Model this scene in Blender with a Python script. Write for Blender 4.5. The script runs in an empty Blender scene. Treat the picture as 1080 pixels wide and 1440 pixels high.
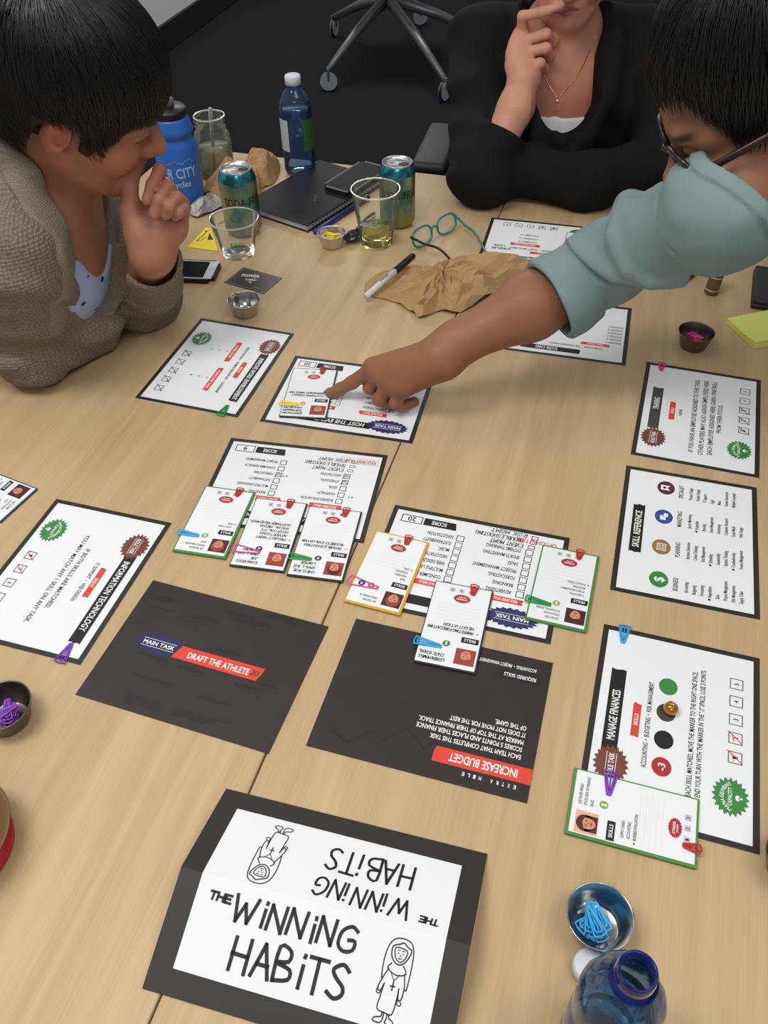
import bpy, bmesh, math, random
import numpy as np
from mathutils import Vector, Matrix

random.seed(7)
S = bpy.context.scene
COL = S.collection
TZ = 0.74                      # table height

# ------------------------------------------------------------------ camera
cam_d = bpy.data.cameras.new('camera')
cam_d.sensor_fit = 'VERTICAL'
cam_d.sensor_height = 24.0
cam_d.lens = 24.0 * 1203.8 / 1440.0
cam_d.clip_start = 0.02
cam = bpy.data.objects.new('camera', cam_d)
COL.objects.link(cam)
_p, _r = 0.7885325, -0.0231411
_fw = Vector((0, math.cos(_p), -math.sin(_p)))
_rt = Vector((1, 0, 0))
_up = _rt.cross(_fw)
_r2 = _rt * math.cos(_r) + _up * math.sin(_r)
_u2 = -_rt * math.sin(_r) + _up * math.cos(_r)
cam.matrix_world = Matrix(((_r2.x, _u2.x, -_fw.x, 0), (_r2.y, _u2.y, -_fw.y, 0), (_r2.z, _u2.z, -_fw.z, TZ + 0.77), (0, 0, 0, 1)))
S.camera = cam

# ------------------------------------------------------------------ light
w = bpy.data.worlds.new('office_light')
S.world = w
w.use_nodes = True
w.node_tree.nodes['Background'].inputs[0].default_value = (0.86, 0.93, 1.0, 1)
w.node_tree.nodes['Background'].inputs[1].default_value = 0.24


def area(name, loc, sx, sy, power, rot=(0, 0, 0), col=(1, 0.97, 0.92)):
    d = bpy.data.lights.new(name, 'AREA')
    d.shape = 'RECTANGLE'
    d.size, d.size_y = sx, sy
    d.energy = power
    d.color = col
    o = bpy.data.objects.new(name, d)
    o.location = loc
    o.rotation_euler = rot
    COL.objects.link(o)
    return o


area('ceiling_lamp', (-0.9, 0.35, 2.75), 1.2, 0.6, 29)
area('ceiling_lamp', (0.9, 0.0, 2.75), 1.2, 0.6, 16)
area('ceiling_lamp', (-1.1, 1.7, 2.75), 1.2, 0.6, 8)
area('ceiling_lamp', (0.9, 2.1, 2.75), 1.2, 0.6, 5)
area('ceiling_lamp', (-0.1, -1.6, 2.75), 1.2, 0.6, 19)
area('ceiling_lamp', (-0.2, 5.2, 2.75), 1.2, 0.6, 42)  # unseen lamp added over the back aisle to brighten the far wall

S.view_settings.view_transform = 'Standard'
S.view_settings.look = 'None'
S.view_settings.exposure = 0.0
S.view_settings.gamma = 1.0
S.view_settings.use_curve_mapping = False


# ------------------------------------------------------------------ materials
def lin(c):
    return tuple((x / 12.92 if x <= 0.04045 else ((x + 0.055) / 1.055) ** 2.4) for x in [v / 255.0 for v in c]) + (1.0,)


MATS = {}


def mat(name, rgb, rough=0.6, metal=0.0, spec=0.5, noise=None, bump=None, alpha=None, sss=0, coat=0):
    """noise=(scale, amount) mottles the colour; bump=(scale, strength[, distance])"""
    if name in MATS:
        return MATS[name]
    m = bpy.data.materials.new(name)
    m.use_nodes = True
    nt = m.node_tree
    b = nt.nodes['Principled BSDF']
    c = lin(rgb)
    b.inputs['Base Color'].default_value = c
    b.inputs['Roughness'].default_value = rough
    b.inputs['Metallic'].default_value = metal
    b.inputs['Specular IOR Level'].default_value = spec
    if coat:
        b.inputs['Coat Weight'].default_value = coat
    if sss:
        b.inputs['Subsurface Weight'].default_value = sss
        b.inputs['Subsurface Radius'].default_value = (0.012, 0.005, 0.003)
        b.inputs['Subsurface Scale'].default_value = 0.6
    tc = None
    if noise or bump:
        tc = nt.nodes.new('ShaderNodeTexCoord')
    if noise:
        n = nt.nodes.new('ShaderNodeTexNoise')
        n.inputs['Scale'].default_value = noise[0]
        n.inputs['Detail'].default_value = 5
        nt.links.new(tc.outputs['Object'], n.inputs['Vector'])
        mx = nt.nodes.new('ShaderNodeMix')
        mx.data_type = 'RGBA'
        mx.inputs['A'].default_value = tuple(max(0, v * (1 - noise[1])) for v in c[:3]) + (1,)
        mx.inputs['B'].default_value = tuple(min(1, v * (1 + noise[1])) for v in c[:3]) + (1,)
        nt.links.new(n.outputs['Fac'], mx.inputs['Factor'])
        nt.links.new(mx.outputs['Result'], b.inputs['Base Color'])
    if bump:
        n2 = nt.nodes.new('ShaderNodeTexNoise')
        n2.inputs['Scale'].default_value = bump[0]
        n2.inputs['Detail'].default_value = 4
        nt.links.new(tc.outputs['Object'], n2.inputs['Vector'])
        bp = nt.nodes.new('ShaderNodeBump')
        bp.inputs['Strength'].default_value = bump[1]
        bp.inputs['Distance'].default_value = bump[2] if len(bump) > 2 else 0.002
        nt.links.new(n2.outputs['Fac'], bp.inputs['Height'])
        nt.links.new(bp.outputs['Normal'], b.inputs['Normal'])
    MATS[name] = m
    return m


def clear_mat(name, tint, gloss=0.5, diff=None, diff_fac=0.0, rough=0.04):
    """thin clear plastic or glass: tinted see-through plus a Fresnel shine, optionally slightly milky"""
    m = bpy.data.materials.new(name)
    m.use_nodes = True
    nt = m.node_tree
    nt.nodes.clear()
    out = nt.nodes.new('ShaderNodeOutputMaterial')
    tr = nt.nodes.new('ShaderNodeBsdfTransparent')
    tr.inputs[0].default_value = tuple(tint) + (1,)
    gl = nt.nodes.new('ShaderNodeBsdfGlossy')
    gl.inputs['Roughness'].default_value = rough
    gl.inputs['Color'].default_value = (1, 1, 1, 1)
    fr = nt.nodes.new('ShaderNodeFresnel')
    fr.inputs['IOR'].default_value = 1.16 + gloss * 0.22
    mx = nt.nodes.new('ShaderNodeMixShader')
    last = tr
    if diff:
        df = nt.nodes.new('ShaderNodeBsdfDiffuse')
        df.inputs[0].default_value = lin(diff)
        m2 = nt.nodes.new('ShaderNodeMixShader')
        m2.inputs[0].default_value = diff_fac
        nt.links.new(tr.outputs[0], m2.inputs[1])
        nt.links.new(df.outputs[0], m2.inputs[2])
        last = m2
    nt.links.new(fr.outputs[0], mx.inputs[0])
    nt.links.new(last.outputs[0], mx.inputs[1])
    nt.links.new(gl.outputs[0], mx.inputs[2])
    nt.links.new(mx.outputs[0], out.inputs[0])
    MATS[name] = m
    return m


# ------------------------------------------------------------------ object helpers
def tag(o, label=None, cat=None, group=None, kind=None):
    if label:
        o['label'] = label
    if cat:
        o['category'] = cat
    if group:
        o['group'] = group
    if kind:
        o['kind'] = kind
    return o


def thing(name, label, cat, loc=(0, 0, 0), rz=0.0, group=None, rot=None):
    o = bpy.data.objects.new(name, None)
    o.empty_display_size = 0.02
    o.location = loc
    o.rotation_euler = rot if rot else (0, 0, rz)
    COL.objects.link(o)
    return tag(o, label, cat, group)


def link(name, me, mats, parent=None, smooth=False, loc=None, rot=None):
    if mats is not None:
        for m in (mats if isinstance(mats, (list, tuple)) else [mats]):
            me.materials.append(m)
    if smooth:
        me.polygons.foreach_set('use_smooth', [True] * len(me.polygons))
    o = bpy.data.objects.new(name, me)
    if parent is not None:
        o.parent = parent
    if loc:
        o.location = loc
    if rot:
        o.rotation_euler = rot
    COL.objects.link(o)
    return o


def from_bm(name, bm, mats, parent=None, smooth=False, loc=None, rot=None, angle=None):
    me = bpy.data.meshes.new(name)
    bm.normal_update()
    bm.to_mesh(me)
    bm.free()
    o = link(name, me, mats, parent, smooth or angle is not None, loc, rot)
    if angle is not None:
        me.set_sharp_from_angle(angle=math.radians(angle))
    return o


def bm_box(sx, sy, sz, c=(0, 0, 0), bev=0.0, seg=2, bm=None, rot=None):
    bm = bm or bmesh.new()
    r = bmesh.ops.create_cube(bm, size=1.0)
    vs = r['verts']
    M = Matrix.Translation(c) @ (rot.to_4x4() if rot else Matrix.Identity(4)) @ Matrix.Diagonal((sx, sy, sz, 1))
    bmesh.ops.transform(bm, matrix=M, verts=vs)
    if bev:
        es = list({e for v in vs for e in v.link_edges})
        bmesh.ops.bevel(bm, geom=es, offset=bev, segments=seg, affect='EDGES', profile=0.5)
    return bm


def bm_lathe(profile, seg=32, bm=None, cap=False):
    """profile: list of (r, z); r=0 ends close with a fan"""
    bm = bm or bmesh.new()
    rings = []
    for r, z in profile:
        if r < 1e-6:
            rings.append([bm.verts.new((0, 0, z))])
        else:
            rings.append([bm.verts.new((r * math.cos(2 * math.pi * i / seg), r * math.sin(2 * math.pi * i / seg), z)) for i in range(seg)])
    for a, b in zip(rings, rings[1:]):
        for i in range(seg):
            j = (i + 1) % seg
            if len(a) == 1 and len(b) == 1:
                continue
            if len(a) == 1:
                bm.faces.new((a[0], b[j], b[i]))
            elif len(b) == 1:
                bm.faces.new((a[i], a[j], b[0]))
            else:
                bm.faces.new((a[i], a[j], b[j], b[i]))
    return bm


def bm_tube(pts, rad, seg=8, bm=None, closed=False, flat=1.0, caps=True, up=Vector((0, 0, 1))):
    """tube along pts; rad a number or list; flat squashes it along 'up'"""
    bm = bm or bmesh.new()
    P = [Vector(p) for p in pts]
    n = len(P)
    R = rad if isinstance(rad, (list, tuple)) else [rad] * n
    rings = []
    for i in range(n):
        if closed:
            t = (P[(i + 1) % n] - P[i - 1]).normalized()
        else:
            t = (P[min(i + 1, n - 1)] - P[max(i - 1, 0)]).normalized()
        u = up - t * up.dot(t)
        if u.length < 1e-4:
            u = Vector((1, 0, 0)) - t * t.x
            if u.length < 1e-4:
                u = Vector((0, 1, 0))
        u.normalize()
        s = t.cross(u)
        rings.append([bm.verts.new(P[i] + (s * math.cos(2 * math.pi * k / seg) + u * math.sin(2 * math.pi * k / seg) * flat) * R[i]) for k in range(seg)])
    m = n if closed else n - 1
    for i in range(m):
        a, b = rings[i], rings[(i + 1) % n]
        for k in range(seg):
            l = (k + 1) % seg
            bm.faces.new((a[k], a[l], b[l], b[k]))
    if not closed and caps:
        bm.faces.new(rings[0][::-1])
        bm.faces.new(rings[-1])
    return bm


def smooth_path(pts, n=6, closed=False):
    """Catmull-Rom through pts"""
    P = [Vector(p) for p in pts]
    out = []
    N = len(P)
    for i in range(N if closed else N - 1):
        if closed:
            p0, p1, p2, p3 = P[i - 1], P[i], P[(i + 1) % N], P[(i + 2) % N]
        else:
            p0, p1, p2, p3 = P[max(i - 1, 0)], P[i], P[i + 1], P[min(i + 2, N - 1)]
        for k in range(n):
            t = k / n
            out.append(0.5 * ((2 * p1) + (p2 - p0) * t + (2 * p0 - 5 * p1 + 4 * p2 - p3) * t * t + (3 * p1 - p0 - 3 * p2 + p3) * t ** 3))
    if not closed:
        out.append(P[-1])
    return out


# ------------------------------------------------------------------ flat print (lettering, badges, pictures)
_TXT = {}


def glyphs(s):
    """triangulated lettering of s at font size 1: verts (x, y), faces, width, cap height"""
    if s in _TXT:
        return _TXT[s]
    cu = bpy.data.curves.new('t', 'FONT')
    cu.body = s
    cu.size = 1.0
    cu.resolution_u = 2
    cu.offset = 0.015
    ob = bpy.data.objects.new('t', cu)
    me = bpy.data.meshes.new_from_object(ob)
    n = len(me.vertices)
    co = np.zeros(n * 3, 'f')
    me.vertices.foreach_get('co', co)
    co = co.reshape(-1, 3)[:, :2]
    fs = [tuple(p.vertices) for p in me.polygons]
    bpy.data.meshes.remove(me)
    bpy.data.objects.remove(ob)
    bpy.data.curves.remove(cu)
    _TXT[s] = (co, fs)
    return _TXT[s]


# single-stroke capitals for handwriting: strokes in a 4 x 6 box
HAND = {
    'A': [[(0, 0), (2, 6), (4, 0)], [(.8, 2.2), (3.3, 2.2)]], 'B': [[(0, 0), (0, 6), (2.6, 5.6), (2.6, 3.8), (0, 3.2), (3.3, 2.4), (3.2, .6), (0, 0)]],
    'C': [[(4, 5), (2.4, 6), (.4, 4.6), (.2, 1.6), (2, 0), (4, .9)]], 'D': [[(0, 0), (0, 6), (3, 5), (3.9, 3), (3, 1), (0, 0)]],
    'E': [[(3.4, 6), (0, 6), (0, 0), (3.6, 0)], [(0, 3.1), (2.8, 3.1)]], 'F': [[(3.4, 6), (0, 6), (0, 0)], [(0, 3.1), (2.8, 3.1)]],
    'G': [[(3.9, 5), (2.4, 6), (.4, 4.4), (.2, 1.4), (1.8, 0), (3.7, .8), (3.8, 2.8), (2.3, 2.8)]], 'H': [[(0, 0), (0, 6)], [(3.6, 0), (3.6, 6)], [(0, 3), (3.6, 3)]],
    'I': [[(1, 0), (1, 4)], [(1, 5.4), (1.05, 5.8)]], 'J': [[(3, 6), (3, 1), (1.5, 0), (0, 1)]], 'K': [[(0, 0), (0, 6)], [(3.4, 6), (0, 2.8), (3.6, 0)]],
    'L': [[(0, 6), (0, 0), (3.4, 0)]], 'M': [[(0, 0), (.4, 6), (2.2, 2), (4, 6), (4.4, 0)]], 'N': [[(0, 0), (.2, 6), (3.4, 0), (3.7, 6)]],
    'O': [[(2, 6), (.2, 4.4), (.2, 1.6), (2, 0), (3.8, 1.6), (3.8, 4.4), (2, 6)]], 'P': [[(0, 0), (0, 6), (3, 5.4), (3, 3.6), (0, 3)]],
    'R': [[(0, 0), (0, 6), (3, 5.4), (3, 3.6), (0, 3), (3.5, 0)]], 'S': [[(3.6, 5.2), (2.2, 6), (.5, 5), (1.2, 3.5), (3, 2.4), (3.2, .9), (1.6, 0), (0, .8)]],
    'T': [[(0, 6), (4, 6)], [(2, 6), (2, 0)]], 'U': [[(0, 6), (0, 1.4), (1.8, 0), (3.6, 1.4), (3.6, 6)]], 'V': [[(0, 6), (2, 0), (4, 6)]],
    'W': [[(0, 6), (1.3, 0), (2.6, 4.4), (3.9, 0), (5.4, 6)]], 'X': [[(0, 0), (4, 6)], [(0, 6), (4, 0)]], 'Y': [[(0, 6), (2, 3), (4, 6)], [(2, 3), (2, 0)]],
    'Z': [[(0, 6), (4, 6), (0, 0), (4, 0)]], '0': [[(2, 6), (.2, 4.4), (.2, 1.6), (2, 0), (3.8, 1.6), (3.8, 4.4), (2, 6)]], '2': [[(0, 5), (2, 6), (3.6, 4.6), (0, 0), (3.8, .2)]],
    '.': [[(1, 0), (1.2, .4)]], '1': [[(1, 0), (1, 6)]], '+': [[(0, 3), (3, 3)], [(1.5, 1.5), (1.5, 4.5)]], ' ': [],
}


class Print:
    """collects flat ink shapes in millimetres; each layer lies a hair above the last"""

    def __init__(self, fold=None):
        self.v, self.f, self.mi, self.mats = [], [], [], []
        self.fold = fold

    def m(self, mt):
        if mt not in self.mats:
            self.mats.append(mt)
        return self.mats.index(mt)

    def add(self, vs, fs, mt, layer):
        o = len(self.v)
        k = self.m(mt)
        self.v += [(x, y, layer * 0.12) for x, y in vs]
        for f in fs:
            self.f.append(tuple(i + o for i in f))
            self.mi.append(k)

    def poly(self, pts, mt, layer=1):
        self.add(pts, [tuple(range(len(pts)))], mt, layer)

    def rect(self, x0, y0, x1, y1, mt, layer=1, jag=0.0):
        if jag:
            pts = [(x0, y0), (x1 + random.uniform(-jag, jag), y0)]
            for k in range(1, 4):
                pts.append((x1 + random.uniform(-jag, jag), y0 + (y1 - y0) * k / 4))
            pts += [(x1 + random.uniform(-jag, jag), y1), (x0, y1)]
            for k in range(3, 0, -1):
                pts.append((x0 + random.uniform(-jag, jag), y0 + (y1 - y0) * k / 4))
            self.poly(pts, mt, layer)
        else:
            self.poly([(x0, y0), (x1, y0), (x1, y1), (x0, y1)], mt, layer)

    def frame(self, x0, y0, x1, y1, t, mt, layer=1):
        self.add([(x0, y0), (x1, y0), (x1, y1), (x0, y1), (x0 + t, y0 + t), (x1 - t, y0 + t), (x1 - t, y1 - t), (x0 + t, y1 - t)],
                 [(0, 1, 5, 4), (1, 2, 6, 5), (2, 3, 7, 6), (3, 0, 4, 7)], mt, layer)

    def ellipse(self, x, y, rx, ry, mt, layer=1, n=20, rot=0.0):
        c, s = math.cos(rot), math.sin(rot)
        self.poly([(x + rx * math.cos(2 * math.pi * i / n) * c - ry * math.sin(2 * math.pi * i / n) * s,
                    y + rx * math.cos(2 * math.pi * i / n) * s + ry * math.sin(2 * math.pi * i / n) * c) for i in range(n)], mt, layer)

    def burst(self, x, y, rx, ry, n, mt, layer=1, depth=0.14):
        pts = []
        for i in range(2 * n):
            k = 1.0 if i % 2 == 0 else 1 - depth
            a = math.pi * i / n
            pts.append((x + rx * k * math.cos(a), y + ry * k * math.sin(a)))
        o = [(x, y)] + pts
        self.add(o, [(0, i + 1, (i + 1) % (2 * n) + 1) for i in range(2 * n)], mt, layer)

    def text(self, s, x0, x1, y, h, mt, layer=2, rot=0.0, cond=None, align='l', slant=0.0):
        """s fitted between x0 and x1 with capital height h, centred on y; cond: fixed condensation instead of fitting"""
        co, fs = glyphs(s)
        if len(co) == 0:
            return
        k = h / 0.70
        lo, hi = co[:, 0].min(), co[:, 0].max()
        if cond:
            kx = k * cond
            wd = (hi - lo) * kx
            ox = x0 if align == 'l' else (x1 - wd if align == 'r' else (x0 + x1) / 2 - wd / 2)
        else:
            kx = (x1 - x0) / max(hi - lo, 1e-4)
            ox = x0
        X = (co[:, 0] - lo) * kx + ox
        Y = co[:, 1] * k - h / 2
        X = X + Y * slant
        if rot:
            cx = (x0 + x1) / 2
            X, Y = cx + (X - cx) * math.cos(rot) - Y * math.sin(rot), (X - cx) * math.sin(rot) + Y * math.cos(rot)
        self.add(list(zip(X.tolist(), (Y + y).tolist())), fs, mt, layer)

    def stroke(self, pts, wd, mt, layer=2):
        """one pen line as a ribbon"""
        n = len(pts)
        L, Rr = [], []
        for i in range(n):
            a, b = pts[max(i - 1, 0)], pts[min(i + 1, n - 1)]
            dx, dy = b[0] - a[0], b[1] - a[1]
            l = math.hypot(dx, dy) or 1
            nx, ny = -dy / l * wd / 2, dx / l * wd / 2
            px, py = pts[i]
            if i == 0:
                px, py = px - dx / l * wd * .4, py - dy / l * wd * .4
            if i == n - 1:
                px, py = px + dx / l * wd * .4, py + dy / l * wd * .4
            L.append((px + nx, py + ny))
            Rr.append((px - nx, py - ny))
        self.add(L + Rr, [(i, i + 1, n + i + 1, n + i) for i in range(n - 1)], mt, layer)

    def curve(self, pts, wd, mt, layer=2, n=4, closed=False):
        q = [(p.x, p.y) for p in smooth_path([(a, b, 0) for a, b in pts], n, closed)]
        if closed:
            q.append(q[0])
        self.stroke(q, wd, mt, layer)

    def hand(self, s, x0, x1, y, h, wd, mt, layer=2, jit=0.25, seed=1, slant=0.1):
        """hand-lettered capitals between x0 and x1 on baseline y"""
        rnd = random.Random(seed)
        adv = {'I': 2.2, '.': 2, '1': 2.2, ' ': 2.6, 'W': 6.6, 'M': 5.6}
        tot = sum(adv.get(c, 4.9) for c in s) - 0.9
        k = (x1 - x0) / tot
        ky = h / 6.0
        x = 0.0
        for c in s:
            dy = rnd.uniform(-jit, jit)
            for st in HAND.get(c, []):
                p = [((x + a + rnd.uniform(-jit, jit) * .4) * k + x0 + (b * ky) * slant, (b + dy + rnd.uniform(-jit, jit) * .4) * ky + y) for a, b in st]
                if c in 'BCDGOPRSU0' and len(p) > 3:
                    self.curve(p, wd, mt, layer, 3)
                else:
                    # each leg a separate pen stroke so that corners stay full
                    for q0, q1 in zip(p, p[1:]):
                        self.stroke([q0, q1], wd, mt, layer)
            x += adv.get(c, 4.9)

    def build(self, name, parent, z=0.0, scale=0.001):
        V = []
        for x, y, l in self.v:
            if self.fold:
                V.append(self.fold(x, y, l))
            else:
                V.append((x * scale, y * scale, z + l * scale))
        me = bpy.data.meshes.new(name)
        me.from_pydata(V, [], self.f)
        me.polygons.foreach_set('material_index', self.mi)
        return link(name, me, self.mats, parent)


# ------------------------------------------------------------------ the setting
def carpet_mat():
    m = mat('dark_carpet', (33, 33, 36), 0.95, spec=0.1, noise=(160, 0.5), bump=(500, 0.6, 0.004))
    return m


bm = bmesh.new()
bmesh.ops.create_grid(bm, x_segments=12, y_segments=16, size=1)
bmesh.ops.transform(bm, matrix=Matrix.Translation((0, 3.2, 0)) @ Matrix.Diagonal((4.5, 6.0, 1, 1)), verts=bm.verts)
tag(from_bm('floor', bm, carpet_mat()), kind='structure')

wd_dir = Vector((0.2815, 0.9596, 0))
wn = Vector((0.9596, -0.2815, 0))          # into the room
wa = math.atan2(wd_dir.y, wd_dir.x)
wb = Vector((-1.09, 5.112, 0))
c = wb + wd_dir * 0.3 - wn * 0.05
tag(from_bm('wall_left', bm_box(13, 0.1, 2.7, (-2.2, 0, 1.35)), mat('wall_paint', (222, 225, 228), 0.7, bump=(90, .1)), loc=tuple(c - wn * 0.012), rot=(0, 0, wa)), kind='structure')
tag(from_bm('baseboard_left', bm_box(13, 0.02, 0.135, (-2.2, 0, 0.0675), 0.004), mat('black_rubber', (16, 16, 17), 0.6), loc=tuple(wb + wd_dir * .3 - wn * 0.0015), rot=(0, 0, wa)), kind='structure')

# ------------------------------------------------------------------ tables
TA = Vector((0.3014, 0.9535, 0))           # along the seam
TB = Vector((0.9535, -0.3014, 0))          # across


def wood_mat():
    m = bpy.data.materials.new('light_maple_laminate')
    m.use_nodes = True
    nt = m.node_tree
    b = nt.nodes['Principled BSDF']
    tc = nt.nodes.new('ShaderNodeTexCoord')
    mp = nt.nodes.new('ShaderNodeMapping')
    mp.inputs['Scale'].default_value = (1.1, 16, 1)
    nt.links.new(tc.outputs['Object'], mp.inputs['Vector'])
    n1 = nt.nodes.new('ShaderNodeTexNoise')
    n1.inputs['Scale'].default_value = 2.2
    n1.inputs['Detail'].default_value = 6
    n1.inputs['Distortion'].default_value = 0.8
    nt.links.new(mp.outputs[0], n1.inputs['Vector'])
    mp2 = nt.nodes.new('ShaderNodeMapping')
    mp2.inputs['Scale'].default_value = (5, 160, 1)
    nt.links.new(tc.outputs['Object'], mp2.inputs['Vector'])
    n2 = nt.nodes.new('ShaderNodeTexNoise')
    n2.inputs['Scale'].default_value = 3
    n2.inputs['Detail'].default_value = 3
    nt.links.new(mp2.outputs[0], n2.inputs['Vector'])
    mx = nt.nodes.new('ShaderNodeMath')
    mx.operation = 'MULTIPLY_ADD'
    mx.inputs[1].default_value = 0.35
    nt.links.new(n2.outputs['Fac'], mx.inputs[0])
    sc = nt.nodes.new('ShaderNodeMath')
    sc.operation = 'MULTIPLY'
    sc.inputs[1].default_value = 0.75
    nt.links.new(n1.outputs['Fac'], sc.inputs[0])
    nt.links.new(sc.outputs[0], mx.inputs[2])
    cr = nt.nodes.new('ShaderNodeValToRGB')
    cr.color_ramp.elements[0].position = 0.3
    cr.color_ramp.elements[0].color = lin((172, 145, 107))
    cr.color_ramp.elements[1].position = 0.75
    cr.color_ramp.elements[1].color = lin((197, 171, 132))
    nt.links.new(mx.outputs[0], cr.inputs[0])
    nt.links.new(cr.outputs[0], b.inputs['Base Color'])
    b.inputs['Roughness'].default_value = 0.45
    b.inputs['Specular IOR Level'].default_value = 0.25
    MATS['wood'] = m
    return m


WOOD = wood_mat()
M_STEEL = mat('brushed_leg_metal', (120, 122, 126), 0.35, 0.9)


def table(b0, b1, label):
    a0, a1 = -0.13, 1.7076
    ctr = TA * ((a0 + a1) / 2) + TB * ((b0 + b1) / 2)
    t = thing('conference_table', label, 'table', (ctr.x, ctr.y, 0), math.atan2(TA.y, TA.x))
    L, Wd = a1 - a0, b1 - b0
    from_bm('tabletop', bm_box(L, Wd, 0.028, (0, 0, TZ - 0.014), 0.0018, 2), WOOD, t)
    for sx in (-1, 1):
        for sy in (-1, 1):
            x, y = sx * (L / 2 - 0.10), sy * (Wd / 2 - 0.08)
            bm = bm_box(0.05, 0.05, TZ - 0.0285, (x, y, (TZ - 0.0285) / 2 + 0.0003), 0.006)
            from_bm('leg', bm, M_STEEL, t)
    return t


table(-1.006, -0.2481, 'light maple table on the side of the person in the beige cardigan')
table(-0.2464, 0.514, 'light maple table under the reaching blue-grey sleeve and the bottom blue bottle')
# ------------------------------------------------------------------ game sheets
PAPER = mat('white_paper', (228, 231, 234), 0.75, spec=0.25)
INK = mat('black_ink', (38, 35, 34), 0.5, spec=0.3)
BORD = mat('sheet_border_ink', (46, 42, 40), 0.5, spec=0.35)
GREYINK = mat('grey_ink', (150, 150, 150), 0.6)
PALE = mat('pale_ink', (222, 225, 230), 0.7)
WHITE = mat('white_ink', (240, 240, 240), 0.6)
RED = mat('red_ink', (214, 62, 44), 0.55)
DRED = mat('dark_red_ink', (170, 42, 40), 0.55)
BROWN = mat('brown_ink', (112, 62, 46), 0.55)
GREEN = mat('green_ink', (56, 130, 62), 0.55)
NAVY = mat('navy_ink', (44, 44, 96), 0.55)
LIME = mat('lime_ink', (140, 168, 70), 0.6)
GOLD = mat('ochre_ink', (150, 112, 56), 0.6)
BLUEI = mat('blue_ink', (44, 74, 150), 0.6)
PLUM = mat('plum_ink', (82, 34, 62), 0.6)
ORANGE = mat('orange_ink', (222, 152, 44), 0.6)
SKINP = mat('portrait_skin_ink', (206, 136, 112), 0.6)
SKIND = mat('portrait_shade_ink', (150, 62, 48), 0.6)
HAIRP = mat('portrait_hair_ink', (82, 24, 20), 0.6)
SLATE = mat('dark_sheet_ink', (50, 43, 43), .45, spec=.3, noise=(30, 0.22))
SLATE2 = mat('dark_sheet_streak', (41, 36, 36), .45, spec=.3, noise=(60, 0.2))
D2R = math.radians
SHEETW, SHEETH = 222.0, 165.0


def paper_part(parent, wd, ht, th=0.0006, m=PAPER, name='paper'):
    return from_bm(name, bm_box(wd / 1000, ht / 1000, th, (0, 0, th / 2)), m, parent)


def sheet(label, x, y, ang, z=TZ + 0.0003, border=True, dark=False):
    t = thing('task_sheet', label, 'sheet', (x, y, z), D2R(ang), 'printed game sheets on the table')
    paper_part(t, SHEETW, SHEETH, m=(SLATE if dark else PAPER))
    if border:
        p = Print()
        w2, h2 = SHEETW / 2, SHEETH / 2
        p.frame(-w2, -h2, w2, h2, 6.2, BORD, 0.6)
        p.build('border', t, 0.0006)
    return t


PZ = 0.0006     # print height above the sheet's base


def part(t, name, fn):
    p = Print()
    fn(p)
    return p.build(name, t, PZ)


def checkbox(t, x, y, s=12.0, mark=None, inkm=INK, num=None, tick=RED, h=None):
    def f(p):
        hh = h or s
        p.frame(x - s / 2, y - hh / 2, x + s / 2, y + hh / 2, 1.0 if s > 8 else 0.8, inkm)
        if num:
            p.text(num, x - 1.4, x + 1.4, y, 4.6, INK, 2)
        if mark == 'slash':
            p.stroke([(x - s * .45, y - s * .5), (x + s * .1, y), (x + s * .5, y + s * .55)], 0.9, tick, 3)
            p.stroke([(x - s * .3, y + s * .1), (x + s * .25, y + s * .25)], 0.7, tick, 3)
        if mark == 'pen':
            p.stroke([(x - s * .6, y - s * .55), (x - s * .1, y), (x + s * .6, y + s * .6)], 0.9, INK, 3)
            p.stroke([(x - s * .2, y + s * .3), (x + s * .35, y + s * .2)], 0.7, INK, 3)
        if mark == 'tick':
            p.stroke([(x - s * .3, y), (x - s * .05, y - s * .35), (x + s * .55, y + s * .5)], 0.9, INK, 3)
            p.stroke([(x - s * .35, y + s * .25), (x + s * .3, y - s * .25)], 0.7, INK, 3)
    return part(t, 'checkbox', f)


def banner(t, x0, x1, y, h, text, tx0, tx1, m=INK, th=None, name='banner', slant=0.0):
    def f(p):
        p.rect(x0, y - h / 2, x1, y + h / 2, m, 1, jag=1.4)
        p.text(text, tx0, tx1, y, th or h * 0.52, WHITE, 2, slant=slant)
    return part(t, name, f)


def role_badge(t, x=-62, y=57, label='ROLE TASK'):
    def f(p):
        p.burst(x, y, 21.5, 17.5, 20, BROWN, 3, .19)
        p.text(label, x - 12.5, x + 12.5, y, 5.2, WHITE, 4)
        p.rect(x - 13, y + 4.4, x + 13, y + 4.9, WHITE, 4)
        p.rect(x - 13, y - 4.9, x + 13, y - 4.4, WHITE, 4)
    return part(t, 'badge', f)


def capacity_badge(t, x=-60, y=-55.5, r=16):
    def f(p):
        p.burst(x, y, r * 1.25, r * 1.06, 20, GREEN, 3, .19)
        # lettering on an arc
        n = 10
        for i, ch in enumerate('MANAGEMENT'):
            a = D2R(150 - 120 * (i / (n - 1)))
            px, py = x + 15.2 * math.cos(a), y - 6 + 14.0 * math.sin(a)
            wd = 1.5 if ch in 'MNG' else 1.25
            p.text(ch, px - wd, px + wd, py, 3.6, WHITE, 4, rot=(a - math.pi / 2) * .8)
        p.text('CAPACITY', x - 9.5, x + 9.5, y + .6, 3.8, WHITE, 4)
        p.ellipse(x, y - 6.5, 3.0, 2.2, WHITE, 4, 12)
        p.poly([(x - 1, y - 11), (x + 1, y - 11), (x + .5, y - 7), (x - .5, y - 7)], WHITE, 4)
    return part(t, 'badge', f)


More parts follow.
